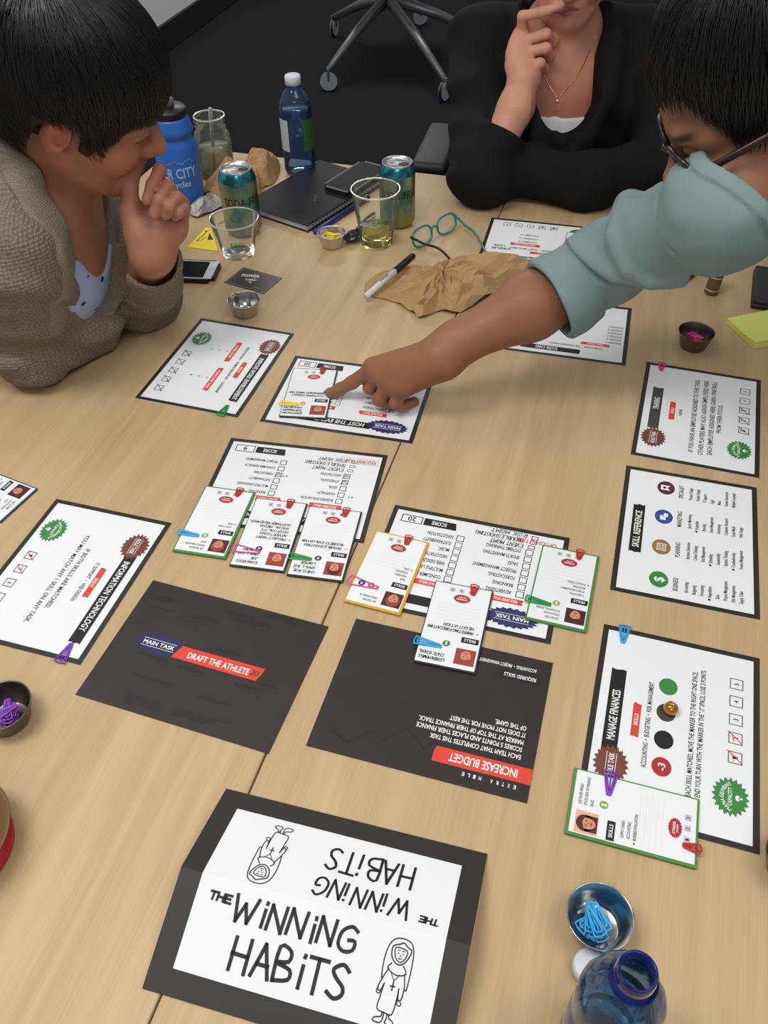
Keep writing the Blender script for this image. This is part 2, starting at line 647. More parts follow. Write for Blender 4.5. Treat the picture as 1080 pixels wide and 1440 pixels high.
def role_sheet(label, x, y, ang, title, tx1, skills, sk_line, lines, marks, numbers=True, gold=False):
    t = sheet(label, x, y, ang)
    banner(t, -46, 87 if len(title) > 16 else 54, 60, 15, title, -37, tx1)
    role_badge(t)
    banner(t, skills[0], skills[1], 38, 8, 'SKILLS', (skills[0] + skills[1]) / 2 - 7, (skills[0] + skills[1]) / 2 + 7, RED, 4)

    def f(p):
        for s, x0, x1, yy in lines:
            p.text(s, x0, x1, yy, 5.8, INK)
    if lines:
        part(t, 'lettering', f)
    part(t, 'lettering', lambda p: p.text(sk_line[0], sk_line[1], sk_line[2], 27, 5, INK))
    for k, mk in enumerate(marks):
        checkbox(t, -15 + 22.3 * k, -59.5, 12.5, mk, INK, str(k + 1) if numbers else None, RED if numbers else INK)
    capacity_badge(t)
    return t


t_it = role_sheet('information technology sheet at the left edge with a purple clip', -.3787, .6718, -107.2, 'INFORMATION TECHNOLOGY', 70, (-20, 26),
                  ('IT SUPPORT  \u2022  WEB DESIGN', -26, 34), [('IF BOTH SKILLS ARE MATCHED,', -43, 52, 4), ('YOU MAY MATCH ANY 1 SKILL ON ANY TASK.', -64, 76, -8)], ['slash', 'slash', None, None, None])

t_fin = sheet('manage finances sheet at the right edge, half under a green-edged card', .2867, .4495, 72.0)
banner(t_fin, -46, 54, 59.5, 15.5, 'MANAGE FINANCES', -32, 28)
role_badge(t_fin, -59, 56)
banner(t_fin, -22, 18, 37, 8, 'SKILLS', -9, 5, RED, 4)


def _f(p):
    p.text('FOR EACH SKILL MATCHED, MOVE THE MARKER TO THE RIGHT ONE SPACE.', -82, 74, -17.5, 5.0, INK)
    p.text('IF YOU END YOUR TURN WITH THE MARKER IN THE "-3" SPACE, LOSE 3 POINTS.', -86, 79, -26, 5.0, INK)


part(t_fin, 'lettering', _f)
part(t_fin, 'lettering', lambda p: p.text('ACCOUNTING  \u2022  BUDGETING  \u2022  RISK MANAGEMENT', -54, 48, 25.5, 4.8, INK))
for k, (cx, mm) in enumerate(((-48, DRED), (-17.5, INK), (14.5, mat('dark_brown_ink', (72, 58, 44), .6)), (47, GREEN))):
    def f(p):
        p.ellipse(cx, 8.5, 10.5, 9.5, mm, 1, 24)
        if k == 0:
            p.text('-3', cx - 4, cx + 4, 8.5, 7, WHITE, 2)
    part(t_fin, 'marker_space', f)
for k in range(5):
    checkbox(t_fin, -18 + 22 * k, -59.5, 13.5, 'slash' if k < 2 else None, mat('grey_green_ink', (74, 92, 78), .6), str(k + 1))
capacity_badge(t_fin, -61, -56, 16.5)

t_tr = sheet('training sheet at the right edge with a pink clip', .4477, .9418, 71.4)
banner(t_tr, -46, 51, 59.5, 15, 'TRAINING', -2, 26, mat('faded_black_ink', (66, 63, 62), .55))
role_badge(t_tr, -66, 57)
banner(t_tr, -20, 21, 36.5, 8, 'SKILLS', -6, 8, RED, 4)


def _f(p):
    p.text('IF YOU HAVE AN EMPLOYEE ASSIGNED TO THIS TASK,', -83, 86, 6.5, 6.4, INK)
    p.text('OTHER PLAYERS MAY ALSO ASSIGN EMPLOYEES HERE.', -86, 88, -6.5, 6.4, INK)
    p.text('EACH EMPLOYEE ASSIGNED HERE GAINS ONE SKILL', -82, 87, -18, 6.4, INK)
    p.text('FROM THEIR FOCUS.', -32, 33, -28, 6.0, INK)


part(t_tr, 'lettering', _f)
part(t_tr, 'lettering', lambda p: p.text('NONE', -7, 7, 25, 4.6, INK))
for k in range(5):
    checkbox(t_tr, -17 + 23 * k, -61, 14, 'pen' if k < 3 else None, INK, str(k + 1))
capacity_badge(t_tr, -61, -56)

t_sk = sheet('skill reference sheet at the right edge with four round icons', .3702, .7111, 73.0)
banner(t_sk, -43, 40, 60, 14.5, 'SKILL REFERENCE', -35, 29, INK, 8)
SK = [('BUSINESS', GREEN, -80, -93, ['Accounting', 'Budgeting', 'Forecasting', 'Negotiation', 'Sales', 'Project Management', 'Risk Management', 'Supply Chain']),
      ('PLANNING', GOLD, -27, -39, ['Business Evaluation', 'Critical Thinking', 'Risk Management', 'Scheduling', 'Sustainability', 'Systems Thinking', 'Troubleshooting', 'Project Management']),
      ('MARKETING', BLUEI, 26, 13, ['Sports Marketing', 'Hospitality', 'Branding', 'Event Management', 'Advertising', 'Consumer Research', 'Social Media', 'Web Design']),
      ('SPECIALIST', PLUM, 80, 65, ['Product Design', 'Graphic Design', 'IT Support', 'Legal', 'Music', 'Human Resources', 'Multiple Languages'])]
for q, (nm, mm, cx, x0, items) in enumerate(SK):
    def f(p):
        p.ellipse(cx, 29.5, 12.5, 11, mm, 1, 28)
        if q == 0:
            p.text('$', cx - 4, cx + 4, 29.5, 11, WHITE, 2)
        elif q == 1:
            p.frame(cx - 6, 24, cx + 6, 35, 1.2, WHITE, 2)
            for i in range(1, 3):
                p.rect(cx - 6 + 4 * i - .4, 24, cx - 6 + 4 * i + .4, 35, WHITE, 2)
                p.rect(cx - 6, 24 + 3.4 * i, cx + 6, 24.8 + 3.4 * i, WHITE, 2)
        elif q == 2:
            p.rect(cx - 6, 27, cx + 2, 34, WHITE, 2)
            p.rect(cx - 1, 24, cx + 7, 30.5, WHITE, 3)
            p.frame(cx - 1, 24, cx + 7, 30.5, .7, mm, 4)
        else:
            p.poly([(cx - 4.5, 24), (cx - 4.5, 36), (cx + 4.5, 36), (cx + 4.5, 24), (cx, 28)], WHITE, 2)
            p.ellipse(cx, 31.5, 2.2, 2.2, mm, 3, 10)
    part(t_sk, 'round_icon', f)

    def f(p):
        p.text(nm, x0, 0, 10.5, 5.6, INK, 2, cond=0.62)
        for i, s in enumerate(items):
            yy = -1.5 - 8.7 * i
            p.text(s, x0, 0, yy, 4.4, INK, 2, cond=0.58)
            if s in ('Negotiation', 'Scheduling', 'Hospitality', 'Troubleshooting'):
                p.poly([(x0 - 5, yy), (x0 - 3.2, yy + 2), (x0 - 1.4, yy), (x0 - 3.2, yy - 2)], INK, 2)
    part(t_sk, 'lettering', f)

t_ro = sheet('white sheet with a green clip, beside the small empty steel cup', -.2498, 1.0923, -108.2)
banner(t_ro, -44, 78, 59.5, 14, 'IMPROVE WORK ENVIRONMENT', -33, 74, INK, 7.5)
role_badge(t_ro, -65, 59)
banner(t_ro, -16, 24, 39, 8, 'SKILLS', -4, 11, RED, 4)
banner(t_ro, -63, -11, 9, 9, 'PLAYER COUNT', -55, -20, RED, 4.2)
banner(t_ro, 7, 66, 9, 9, 'POINTS PER TASK', 14, 60, RED, 4.2)


def _f(p):
    p.text('NEGOTIATION  \u2022  HUMAN RESOURCES  \u2022  LEADERSHIP', -55, 66, 27.5, 4.4, INK)
    for k in range(3):
        p.text(str(k + 2), -37, -34.5, -1 - 13 * k, 3.6, INK)
        p.text(str(3 * k + 2), 34, 37, -1 - 13.5 * k, 3.6, INK)


part(t_ro, 'lettering', _f)
for k in range(5):
    checkbox(t_ro, -13.5 + 23 * k, -59.3, 12.5, 'pen', INK)
capacity_badge(t_ro, -57, -55, 15.5)


def score_box(t, num, x0=71, x1=98, y0=-71, y1=-57.5):
    def f(p):
        p.frame(x0, y0, x1, y1, 1.2, INK)
        p.text(num, (x0 + x1) / 2 - 2.6 * len(num), (x0 + x1) / 2 + 2.6 * len(num), (y0 + y1) / 2, 7.5, INK)
    part(t, 'score_box', f)

    def f(p):
        p.poly([(x0 - 42, y0 + .5), (x0 - 2, y0 + .5), (x0 - 2, y1 - .5), (x0 - 44, y1 - .5)], INK, 1)
        p.text('SCORE', x0 - 31, x0 - 12, (y0 + y1) / 2, 6.2, WHITE, 2)
    part(t, 'score_label', f)


def main_badge(t, x, y):
    def f(p):
        p.burst(x, y, 31, 14.5, 22, NAVY, 3, 0.16)
        p.text('MAIN TASK', x - 19, x + 19, y, 5.4, WHITE, 4)
        p.rect(x - 20, y + 4.6, x + 20, y + 5.1, WHITE, 4)
        p.rect(x - 20, y - 5.1, x + 20, y - 4.6, WHITE, 4)
    part(t, 'badge', f)


t_ho = sheet('sheet under the pointing finger, marked main task', -.0455, 1.0029, 165.3)
banner(t_ho, -46, 74, 58.5, 13, 'HOST THE EVENT', -36, 36, INK, 7.5, slant=.15)
main_badge(t_ho, -69, 55)
score_box(t_ho, '20', 72, 99, -72, -58)
banner(t_ho, -62, -22, 31, 8, 'REQUIRED SKILLS', -56, -28, RED, 4)
banner(t_ho, 14, 54, 30, 8, 'REQUIRED SKILLS', 20, 48, RED, 4)


def _f(p):
    for i, s in enumerate(('CRITICAL THINKING', 'TIME MANAGEMENT', 'HUMAN RESOURCES', 'LEGAL', 'MUSIC', 'BRANDING')):
        p.text(s, -58, 0, 18.5 - 11 * i, 4.2, INK, 2, cond=.62)
    for i, s in enumerate(('ADVERTISING', 'BUDGETING', 'SALES', 'HOSPITALITY')):
        p.text(s, 22, 0, 18.5 - 11 * i, 4.2, INK, 2, cond=.62)
    p.text('1 +', -86, -80, 7, 4, INK)
    p.text('1 +', -90, -84, 17, 4, INK)


part(t_ho, 'lettering', _f)
for i in range(6):
    checkbox(t_ho, -67, 18.5 - 11 * i, 8, 'tick' if i < 3 else None)
for i in range(4):
    checkbox(t_ho, 14, 18.5 - 11 * i, 8, None)

t_s9 = sheet('score 9 sheet with three cards laid along its lower edge', -.1181, .8139, 168.5)
score_box(t_s9, '9')
banner(t_s9, -46, 70, 58.5, 13, 'PLAN THE TOURNAMENT', -36, 50)
banner(t_s9, -70, -28, 28, 9, 'REQUIRED SKILLS', -64, -34, RED, 4)
banner(t_s9, 10, 44, 27, 9, 'BONUS SKILLS', 14, 40, RED, 4)


def _f(p):
    for i, s in enumerate(('BUSINESS EVALUATION', 'HOSPITALITY', 'LEGAL', 'SCHEDULING', 'NEGOTIATION')):
        p.text(s, -57, 0, 16 - 12 * i, 4.6, INK, 2, cond=.62)
    for i, s in enumerate(('BUDGETING', 'MULTIPLE LANGUAGES', 'SUSTAINABILITY', 'FORECASTING', 'CONSUMER RESEARCH', 'PROJECT MANAGEMENT')):
        p.text(s, 33, 0, 16 - 12 * i, 4.6, INK, 2, cond=.62)


part(t_s9, 'lettering', _f)
part(t_s9, 'handwriting', lambda p: (p.hand('EVENT MGMT', -58, -16, -46, 6, .8, INK, seed=2), p.hand('TROUBLESHOOTING', -60, -4, -55, 6, .8, INK, seed=3), p.hand('RISK MGMT.', -58, -18, -64.5, 6, .8, INK, seed=4), p.hand('+1', -82, -76, 4, 5, .8, INK), p.hand('+1', 12, 18, -21, 5, .8, INK)))
part(t_s9, 'stamp', lambda p: (p.text('REQUIRED TASK', -98, -57, -63, 6, DRED), p.frame(-101, -69, -50, -58, .5, DRED)))
for i, mk in enumerate((None, None, None, 'tick', 'tick')):
    checkbox(t_s9, -65, 16 - 12 * i, 9, mk)
for i in range(3):
    checkbox(t_s9, -67 - 1.2 * i, -43 - 9 * i, 8, None, h=5)
for i in range(6):
    checkbox(t_s9, 25, 16 - 12 * i, 9, 'tick' if i == 3 else None)

t_s20 = sheet('score 20 sheet with three cards overlapping its sides and lower edge', .0965, .6655, 163.0)
score_box(t_s20, '20', 70, 97, -70, -57)
banner(t_s20, -42, 92, 61, 13.5, 'LAUNCH TOURNAMENT', -32, 16)
main_badge(t_s20, -64, 58)
banner(t_s20, -72, -30, 34, 8, 'REQUIRED SKILLS', -66, -36, RED, 4)
banner(t_s20, 20, 56, 33, 8, 'BONUS SKILLS', 26, 50, RED, 4)


def _f(p):
    for i, s in enumerate(('ADVERTISING', 'BRANDING', 'FORECASTING', 'PROJECT MANAGEMENT', 'SALES', 'SPORTS MARKETING', 'SYSTEMS THINKING')):
        p.text(s, -57, 0, 22 - 11.2 * i, 5.4, INK, 2, cond=.62)
    for i, s in enumerate(('CONSUMER RESEARCH', 'MULTIPLE LANGUAGES', 'WEB DESIGN', 'NEGOTIATION', 'MUSIC', 'SUSTAINABILITY', 'NEGOTIATION')):
        p.text(s, 27, 0, 21 - 11.2 * i, 5.4, INK, 2, cond=.62)


part(t_s20, 'lettering', _f)
part(t_s20, 'handwriting', lambda p: (p.hand('EVENT MGMT', -58, -18, -57, 6, .9, INK, seed=5), p.hand('TROUBLESHOOTING', -58, 2, -66, 6, .9, INK, seed=6), p.hand('RISK MGMT.', -60, -14, -75, 6, .9, INK, seed=7)))
part(t_s20, 'stamp', lambda p: p.text('OPTIONAL TASK', -97, -48, -64, 6.5, RED))
for i in range(7):
    checkbox(t_s20, -67, 22 - 11.2 * i, 9.5, None)
for i in range(3):
    checkbox(t_s20, -68 - i, -54.5 - 8 * i, 8.5, None, h=6)
for i in range(7):
    checkbox(t_s20, 18, 21 - 11.2 * i, 9.5, None)

t_mc = sheet('management capacity sheet behind the rolled cuff, one teal glasses arm across its corner', .3051, 1.4447, 165.0)
banner(t_mc, -46, 88, 60, 13, 'MANAGEMENT CAPACITY', -20, 80, INK, 7.5)
role_badge(t_mc, -62, 57)
banner(t_mc, -20, 22, 37, 8, 'SKILLS', -6, 9, RED, 4)
banner(t_mc, 8, 62, 11, 9, 'MAX EMPLOYEES', 16, 54, RED, 4.2)


def _f(p):
    p.text('HUMAN RESOURCES  \u2022  PROJECT MANAGEMENT', -40, 62, 26, 5, INK)
    for k in range(3):
        p.text('%d PLAYERS = %d' % (4 - k, k + 2), 14, 48, 0 - 13 * k, 5, INK)


part(t_mc, 'lettering', _f)
part(t_mc, 'handwriting', lambda p: (p.hand('SCHEDULING', 58, 92, 30, 6, .9, INK, seed=8), p.hand('LEGAL', 70, 92, 20, 6, .9, INK, seed=9)))
for k in range(5):
    checkbox(t_mc, -10 + 22 * k, -62, 13, 'tick' if k < 2 else None, INK, str(k + 1))
part(t_mc, 'badge', lambda p: p.burst(-58, -53, 20, 16, 22, GREEN, 3))

t_sc = sheet('score card sheet under the forearm and the rolled cuff', .2860, 1.1735, 164.3)
banner(t_sc, -40, 50, 62, 12, 'SCORE CARD', -6, 28, INK, 7)


def _f(p):
    p.text('TEAM NAME:', -76, -44, 47, 4.8, RED)
    p.text('THE WINNING HABITS', -40, 8, 47, 4.8, INK)
    for k in range(6):
        p.text('ROUND %d' % (k + 1), -100, -78, 26 - 9 * k, 4.4, INK, 2)


part(t_sc, 'lettering', _f)
banner(t_sc, -84, -40, 36, 7, 'MAIN TASKS', -74, -50, RED, 3.8)

# dark sheets
t_dr = sheet('dark sheet with the red banner about drafting the athlete', -.1971, .5450, -19.5, border=False, dark=True)


def _f(p):
    rnd = random.Random(3)
    for i in range(26):
        x0 = rnd.uniform(-108, 60)
        yy = rnd.uniform(-80, 78)
        p.rect(x0, yy, min(x0 + rnd.uniform(20, 45), 109), min(yy + rnd.uniform(1, 7), 81), SLATE2, 0.5 + .02 * i)


part(t_dr, 'plank_print', _f)
part(t_dr, 'badge', lambda p: (p.burst(-58, 1.5, 31, 15, 30, mat('deep_blue_ink', (32, 32, 78), .6), 1, .06), p.text('MAIN TASK', -77, -39, 1.5, 5.2, WHITE, 4), p.rect(-78, 6, -38, 6.5, WHITE, 4), p.rect(-78, -3.6, -38, -3.1, WHITE, 4)))
part(t_dr, 'banner', lambda p: (p.poly([(-38, -9), (-32, 8), (67, 8), (66, 1), (63, -9)], RED, 3), p.text('DRAFT THE ATHLETE', -21, 52, -1, 7.6, WHITE, 4), p.hand('20', 54, 62, -3, 6, .8, INK, 4)))
t_bu = sheet('dark sheet with the red banner about a bigger budget', .0472, .4842, 162.7, border=False, dark=True)


def _f(p):
    p.rect(-111, 47, -14, 64, RED, 1, jag=1.2)
    p.text('INCREASE BUDGET', -97, -29, 55.5, 9, WHITE, 2)


part(t_bu, 'banner', _f)
part(t_bu, 'lettering', lambda p: (
    p.text('EACH TEAM THAT COMPLETES THIS TASK', -97, -5, 37.5, 5.2, WHITE), p.text('SCORES 5 POINTS AND PLACES THEIR FINANCE', -97, 11, 29, 5.2, WHITE),
    p.text('MARKER AT THE TOP OF THEIR FINANCE TRACK.', -97, 11, 21, 5.2, WHITE), p.text('IT DOES NOT MOVE FOR THE REST', -97, -20, 12.5, 5.2, WHITE),
    p.text('OF THE GAME.', -97, -65, 4.5, 5.2, WHITE)))
part(t_bu, 'lettering', lambda p: p.text('ACCOUNTING  \u2022  PROJECT MANAGEMENT', -96, -34, -66.5, 4.2, WHITE))
part(t_bu, 'lettering', lambda p: (
    [p.text(ch, -98 + 5.6 * i, -95.6 + 5.6 * i, 70, 4, WHITE) for i, ch in enumerate('EXTRA MILE') if ch != ' ']))
part(t_bu, 'label_box', lambda p: (p.rect(-102, -60, -56, -50, INK, 1, jag=1), p.text('REQUIRED SKILLS', -97, -63, -55, 4.4, WHITE, 2)))
part(t_bu, 'graph_print', lambda p: p.stroke([(90, 60), (71, 68), (51, 46), (42, 60), (18, 36), (-3, 54), (-16, 40), (-30, 34)], 3.2, SLATE2, 0.6))

# ------------------------------------------------------------------ folded name tent
t_tent = thing('folded_name_sign', 'black-bordered paper tent with a hand-drawn nun and big hand lettering', 'sign', (-.06, .2739, TZ + .0003), D2R(-15.8))
FZ, FH = 30.0, 90.0        # ridge height and half depth in mm


def tent(x, v, l):
    """v in panel millimetres: + rear panel, - front panel, 0 at the fold"""
    L = math.hypot(FH, FZ)
    k = min(abs(v) / L, 1.0)
    nz = FH / L
    ny = FZ / L * max(-1.0, min(1.0, v / 1.5))
    s = 1 if v >= 0 else -1
    ll = l * 1.0 + 0.7
    return ((x) * .001, (-1 + s * FH * k + ny * ll) * .001, (FZ * (1 - k) + nz * ll) * .001)


TL = math.hypot(FH, FZ)
me = bpy.data.meshes.new('paper')
V, F = [], []
for (x) in (-127, 127):
    for v in (TL, 0, -TL):
        V.append(tent(x, v, 0))
for (x) in (-127, 127):
    for v in (TL, 0, -TL):
        a = tent(x, v, -0.5)
        V.append(a)
F = [(0, 1, 4, 3), (1, 2, 5, 4), (9, 10, 7, 6), (10, 11, 8, 7), (0, 3, 9, 6), (2, 8, 11, 5), (0, 6, 7, 1), (1, 7, 8, 2), (3, 4, 10, 9), (4, 5, 11, 10)]
me.from_pydata(V, [], F)
link('paper', me, PAPER, t_tent)
p = Print(tent)
for s in (1, -1):
    a, b = 0.0, s * TL
    for x0, x1, v0, v1 in ((-127, -107, a, b), (107, 127, a, b), (-107, 107, s * (TL - 20), b)):
        p.rect(x0, min(v0, v1), x1, max(v0, v1), BORD, 0.6)
p.build('border', t_tent)


def nun(p, x, y, s, flip=False):
    def T(a, b):
        return ((x - a * s, y - b * s) if flip else (x + a * s, y + b * s))

    def C(pts, wd=.75, closed=False):
        p.curve([T(*q) for q in pts], wd * 1.3, INK, 2, 4, closed)
    # veil, hood, face
    C([(-9, 12), (-10, 22), (-9, 34), (-5, 41), (2, 43), (9, 41), (12, 34), (12.5, 22), (12, 9), (11, 8)])
    C([(-5, 36), (0, 38.5), (3, 40), (7, 37.5), (10, 36), (9, 31), (6, 26), (2, 24), (-2, 25.5), (-5, 30)], .8, True)
    C([(-3, 35), (2, 36), (7, 34.5), (6, 29), (2.5, 26), (-1.5, 28.5)], .7, True)
    for ex in (0.2, 3.8):
        p.ellipse(*T(ex, 32), .55 * s, .6 * s, INK, 2, 8)
        C([(ex - 1, 33.8), (ex, 34.3), (ex + 1, 34)], .5)
    C([(1.9, 31), (2.2, 30), (1.7, 29.8)], .45)
    C([(.6, 28.6), (2, 28.1), (3.4, 28.7)], .55)
    # collar
    C([(-3.5, 24), (-6, 20.5), (-2, 17.5), (3, 16.5), (8, 18), (9, 20), (6, 24)])
    # robe
    C([(-5, 20), (-8, 13), (-10.5, 5), (-8, 3.5), (-6, 9)])
    C([(-6, 9), (-7, 0), (-7.5, -9), (-1, -10.5), (4.5, -10.5), (6, 0), (6, 8)])
    C([(8, 18.5), (10, 10), (9.5, 1.5), (7, .5), (6, 8)])
    C([(-10, 5), (-11, 2.5), (-9, 1.2), (-7.5, 3)], .7)
    C([(7, .5), (6.5, -2.5), (8.5, -3.6), (10, -2.2), (9, -.6)], .7)
    # cross on a cord
    C([(-2.5, 17.5), (1, 13), (4.5, 17.2)], .5)
    C([(1, 13), (.8, 5.5)], .8)
    C([(-1, 8.2), (2.6, 8.6)], .8)
    # shoes
    C([(-3, -10.5), (-3.4, -13.5), (-8, -15), (-9, -17.5), (-4, -18), (-1.8, -15.5), (-1.6, -10.8)], .75)
    C([(1, -10.8), (1.2, -14), (.4, -17), (4, -18), (7, -16.5), (5.5, -14.5), (3, -13.5), (2.6, -10.8)], .75)


p = Print(tent)
nun(p, 71.5, -52, 1.02)
p.build('nun_drawing', t_tent)
p = Print(tent)
nun(p, -58, 48.4, 1.05, True)
p.build('nun_drawing', t_tent)
p = Print(tent)
p.hand('THE', -95, -75, -17.5, 6, 2.1, INK, seed=11, jit=.15)
p.hand('WINNING', -72, 35, -28.5, 19.5, 3.0, INK, seed=12, jit=.3, slant=.05)
p.hand('HABITS', -62, 37, -64, 25, 3.2, INK, seed=13, jit=.3, slant=0)
p.build('lettering', t_tent)
p = Print(lambda x, y, l: tent(-x, -y, l))
p.hand('THE', -98, -82, -14, 5.5, 1.6, INK, seed=14, jit=.15)
p.hand('WINNING', -72, 11, -25.5, 18, 2.2, INK, seed=15, jit=.3, slant=.05)
p.hand('HABITS', -68, 10, -59, 23, 2.5, INK, seed=16, jit=.3, slant=0)
p.build('lettering', t_tent)
# ------------------------------------------------------------------ employee cards
CW, CH = 68.0, 117.0
CT = 0.0026
EDGE = {'green': mat('card_edge_green', (74, 132, 60), .5), 'black': mat('card_edge_black', (42, 42, 44), .5), 'yellow': mat('card_edge_yellow', (206, 160, 50), .5), 'blue': mat('card_edge_blue', (52, 74, 104), .5)}
SHEET_TOP = TZ + 0.0003 + 0.0006


def portrait(p, x0, y0, x1, y1, seed):
    """a small printed face"""
    r = random.Random(seed)
    p.rect(x0, y0, x1, y1, [mat('portrait_back_ink', (222, 170, 150), .6), SKIND, mat('portrait_back_dark', (64, 34, 28), .6)][seed % 3], 1)
    cx, cy = (x0 + x1) / 2 + r.uniform(-1, 1), (y0 + y1) / 2 - 1
    p.ellipse(cx, cy + 2.2, 8.2, 8.4, HAIRP if seed % 2 else SKIND, 2, 16)
    if seed % 3 == 0:
        p.rect(cx - 8, cy - 9, cx + 8, cy + 2, HAIRP, 2)
    p.ellipse(cx, cy, 5.6, 7.4, SKINP, 3, 16)
    p.poly([(cx - 5.5, cy + 3), (cx - 4, cy + 6.5), (cx, cy + 7.6), (cx + 4, cy + 6.5), (cx + 5.5, cy + 3), (cx + 1, cy + 4.8)], HAIRP if seed % 2 else SKIND, 4)
    for e in (-2.3, 2.3):
        p.ellipse(cx + e, cy + 1.2, 1.1, .6, HAIRP, 4, 8)
    p.poly([(cx - .5, cy + .5), (cx + .9, cy - 1.6), (cx - .5, cy - 1.7)], SKIND, 4)
    p.ellipse(cx, cy - 3.6, 2.0, .8, SKIND, 4, 8)


def card(label, x, y, ang, edge, z, seed, icon, names, skills, hand=None, noportrait=False):
    t = thing('employee_card', label, 'card', (x, y, z), D2R(ang), 'employee cards on the table')
    from_bm('card_board', bm_box(CW / 1000, CH / 1000, CT, (0, 0, CT / 2), .0003, 1), EDGE[edge], t)

    def pt(name, fn):
        p = Print()
        fn(p)
        return p.build(name, t, CT)
    e = 3.0 if edge in ('green', 'yellow') else 2.0
    pt('card_face', lambda p: p.rect(-CW / 2 + e, -CH / 2 + e * .7, CW / 2 - e * .5, CH / 2 - e, PAPER, .5))
    pt('portrait', lambda p: portrait(p, -30, 30, -8, 51, seed))
    pt('skills_label', lambda p: (p.rect(-30, 14.5, -11, 22, INK, 1, jag=.4), p.text('SKILLS', -27, -14, 18.2, 3.6, WHITE, 2)))
    for (cx, m, sym) in icon:
        pt('round_icon', lambda p: (p.ellipse(cx, 27, 4.2, 4.2, m, 1, 16), p.text(sym, cx - 1.3, cx + 1.3, 27, 4.6, WHITE, 2)))

    def f(p):
        if not hand or hand[0] is None:
            for i, s in enumerate(names):
                p.text(s, -2, 0, 49 - 5.5 * i, 2.9, INK, 2, cond=.62)
        for i, s in enumerate(skills):
            p.text(s, -24, 0, 8 - 5.6 * i, 2.9, INK, 2, cond=.6)
        p.burst(-27, 8 - 5.6 * max(len(skills) - 1, 0), 1.4, 1.4, 5, DRED, 2, .5)
    pt('lettering', f)
    if hand:
        def f(p):
            if hand[0]:
                for i, s in enumerate(hand[0]):
                    p.hand(s, 2 + i, min(2 + i + 2.9 * len(s), 31), 48 - 6.5 * i, 3.6, .75, INK, seed=seed + i, jit=.35)
            for i, s in enumerate(hand[1]):
                p.hand(s, -22, min(-22 + 3.1 * len(s), 29), 6 - 6.2 * i, 3.6, .75, INK, seed=seed + 5 + i, jit=.35)
        pt('handwriting', f)
    pt('ruled_line', lambda p: [p.rect(-26, -6.2 - 5.2 * i, 26, -5.9 - 5.2 * i, mat('rule_ink', (206, 208, 214), .7), 1) for i in range(5)])

    def f(p):
        p.burst(-1, -38, 10.5, 6.6, 20, DRED, 1, .16)
        p.text('STRESS', -7, 5, -37, 2.4, WHITE, 2)
        p.text('MARKER', -5, 3, -40, 1.5, WHITE, 2)
    pt('badge', f)
    pt('marker_box', lambda p: [(p.rect(c - 3.0, -52, c + 3.0, -46.2, mat('box_grey_ink', (186, 186, 188), .6), 1), p.text(str(k + 1), c - .9, c + .9, -49, 3, INK, 2)) for k, c in enumerate((-9.5, 1.5, 12))][:3])
    return t


ZC = SHEET_TOP + 0.0004
TABLE_C = TZ + 0.0004
LG = (3.5, LIME, '$')
cards = {}
cards['e1'] = card('green-edged card laid over the left end of the score 9 sheet', -.2120, .7534, 167, 'green', ZC, 2, [LG], ['JEN TRAVELLER', 'PRODUCT MANAGER', 'SALES'], ['SUPPLY CHAIN', 'LEGAL'])
cards['e2'] = card('black-edged card in the middle of the three on the score 9 sheet', -.1416, .7289, 169, 'black', ZC, 4, [(6, NAVY, 'M')], [], [], hand=(['EVAN ROSS', 'JOE', 'SMALL CAP', 'ECONOMY'], ['PROJECT MGMT', 'ADVERTISING', 'HOSPITALITY', 'SOCIAL MEDIA', 'CUSTOMER RESEARCH']))
cards['e3'] = card('black-edged card with a green clip, beside the black card with a pink outline clip', -.0721, .7117, 169, 'black', ZC, 7, [(3, NAVY, 'M')], [], [], hand=(['CHRIS ROE', 'SMALL BIZ', 'LAWYER'], ['TROUBLESHOOTING', 'BUSINESS EVALUATION']))
cards['e4'] = card('yellow-edged card on the left side of the score 20 sheet', .0028, .6635, 160.5, 'yellow', ZC, 8, [(11, GOLD, '#'), (23, NAVY, 'M')], ['IAN TEACHER', 'STEVE FORGERY III'], ['SALES', 'WEB DESIGN', 'SCHEDULING', 'LEGAL'])
cards['e5'] = card('black-edged card with a blue clip, half over the budget sheet', .0759, .5816, 164.5, 'black', ZC + .0001, 4, [(4, GREEN, '$')], [], [], hand=(['LEGGEN HOWELL', 'STATE SCHOOL'], ['MARKETING FORECASTING', 'NEGOTIATION']))
cards['e6'] = card('green-edged card on the right side of the score 20 sheet', .2056, .6334, 162, 'green', ZC, 5, [(4, LIME, '$')], ['LEN BOTTLES', 'STATE SCHOOL', 'ACCOUNTING DEGREE'], ['FORECASTING', 'PROJECT MANAGEMENT', 'BUDGETING', 'PRODUCT DESIGN'])
cards['e7'] = card('black-edged card touched by the pointing fingertip', -.1057, 1.0125, 173.2, 'black', ZC, 10, [(5, ORANGE, '*')], [], [], hand=(['SPEED RACING', 'TEAM MANAGER', 'COACH HELPER'], ['CUSTOMER ENERGY', 'MANAGEMENT MARKETING']))
cards['e8'] = card('green-edged card lying askew over the corner of the manage finances sheet', .2245, .3564, 72.3, 'green', ZC, 3, [(3, LIME, '$')], ['JOE FOUR WINDS', 'STATE UNIV OF FINANCE', 'SALES'], ['SUPPLY CHAIN', 'ACCOUNTING', 'BUSINESS EVALUATION'])
cards['e9'] = card('blue-edged card cut by the left edge, above the information technology sheet', -.5209, .8171, -117, 'blue', TABLE_C, 5, [(6, GREEN, '$')], ['RED COOPER', 'STATE SCHOOL', 'SALES'], ['BRANDING', 'SALES'])
cards['e10'] = card('black-edged card on the management capacity sheet, half behind the sleeve', .3693, 1.4172, 165, 'black', ZC, 6, [LG], ['SAM RIVER'], ['SALES'])

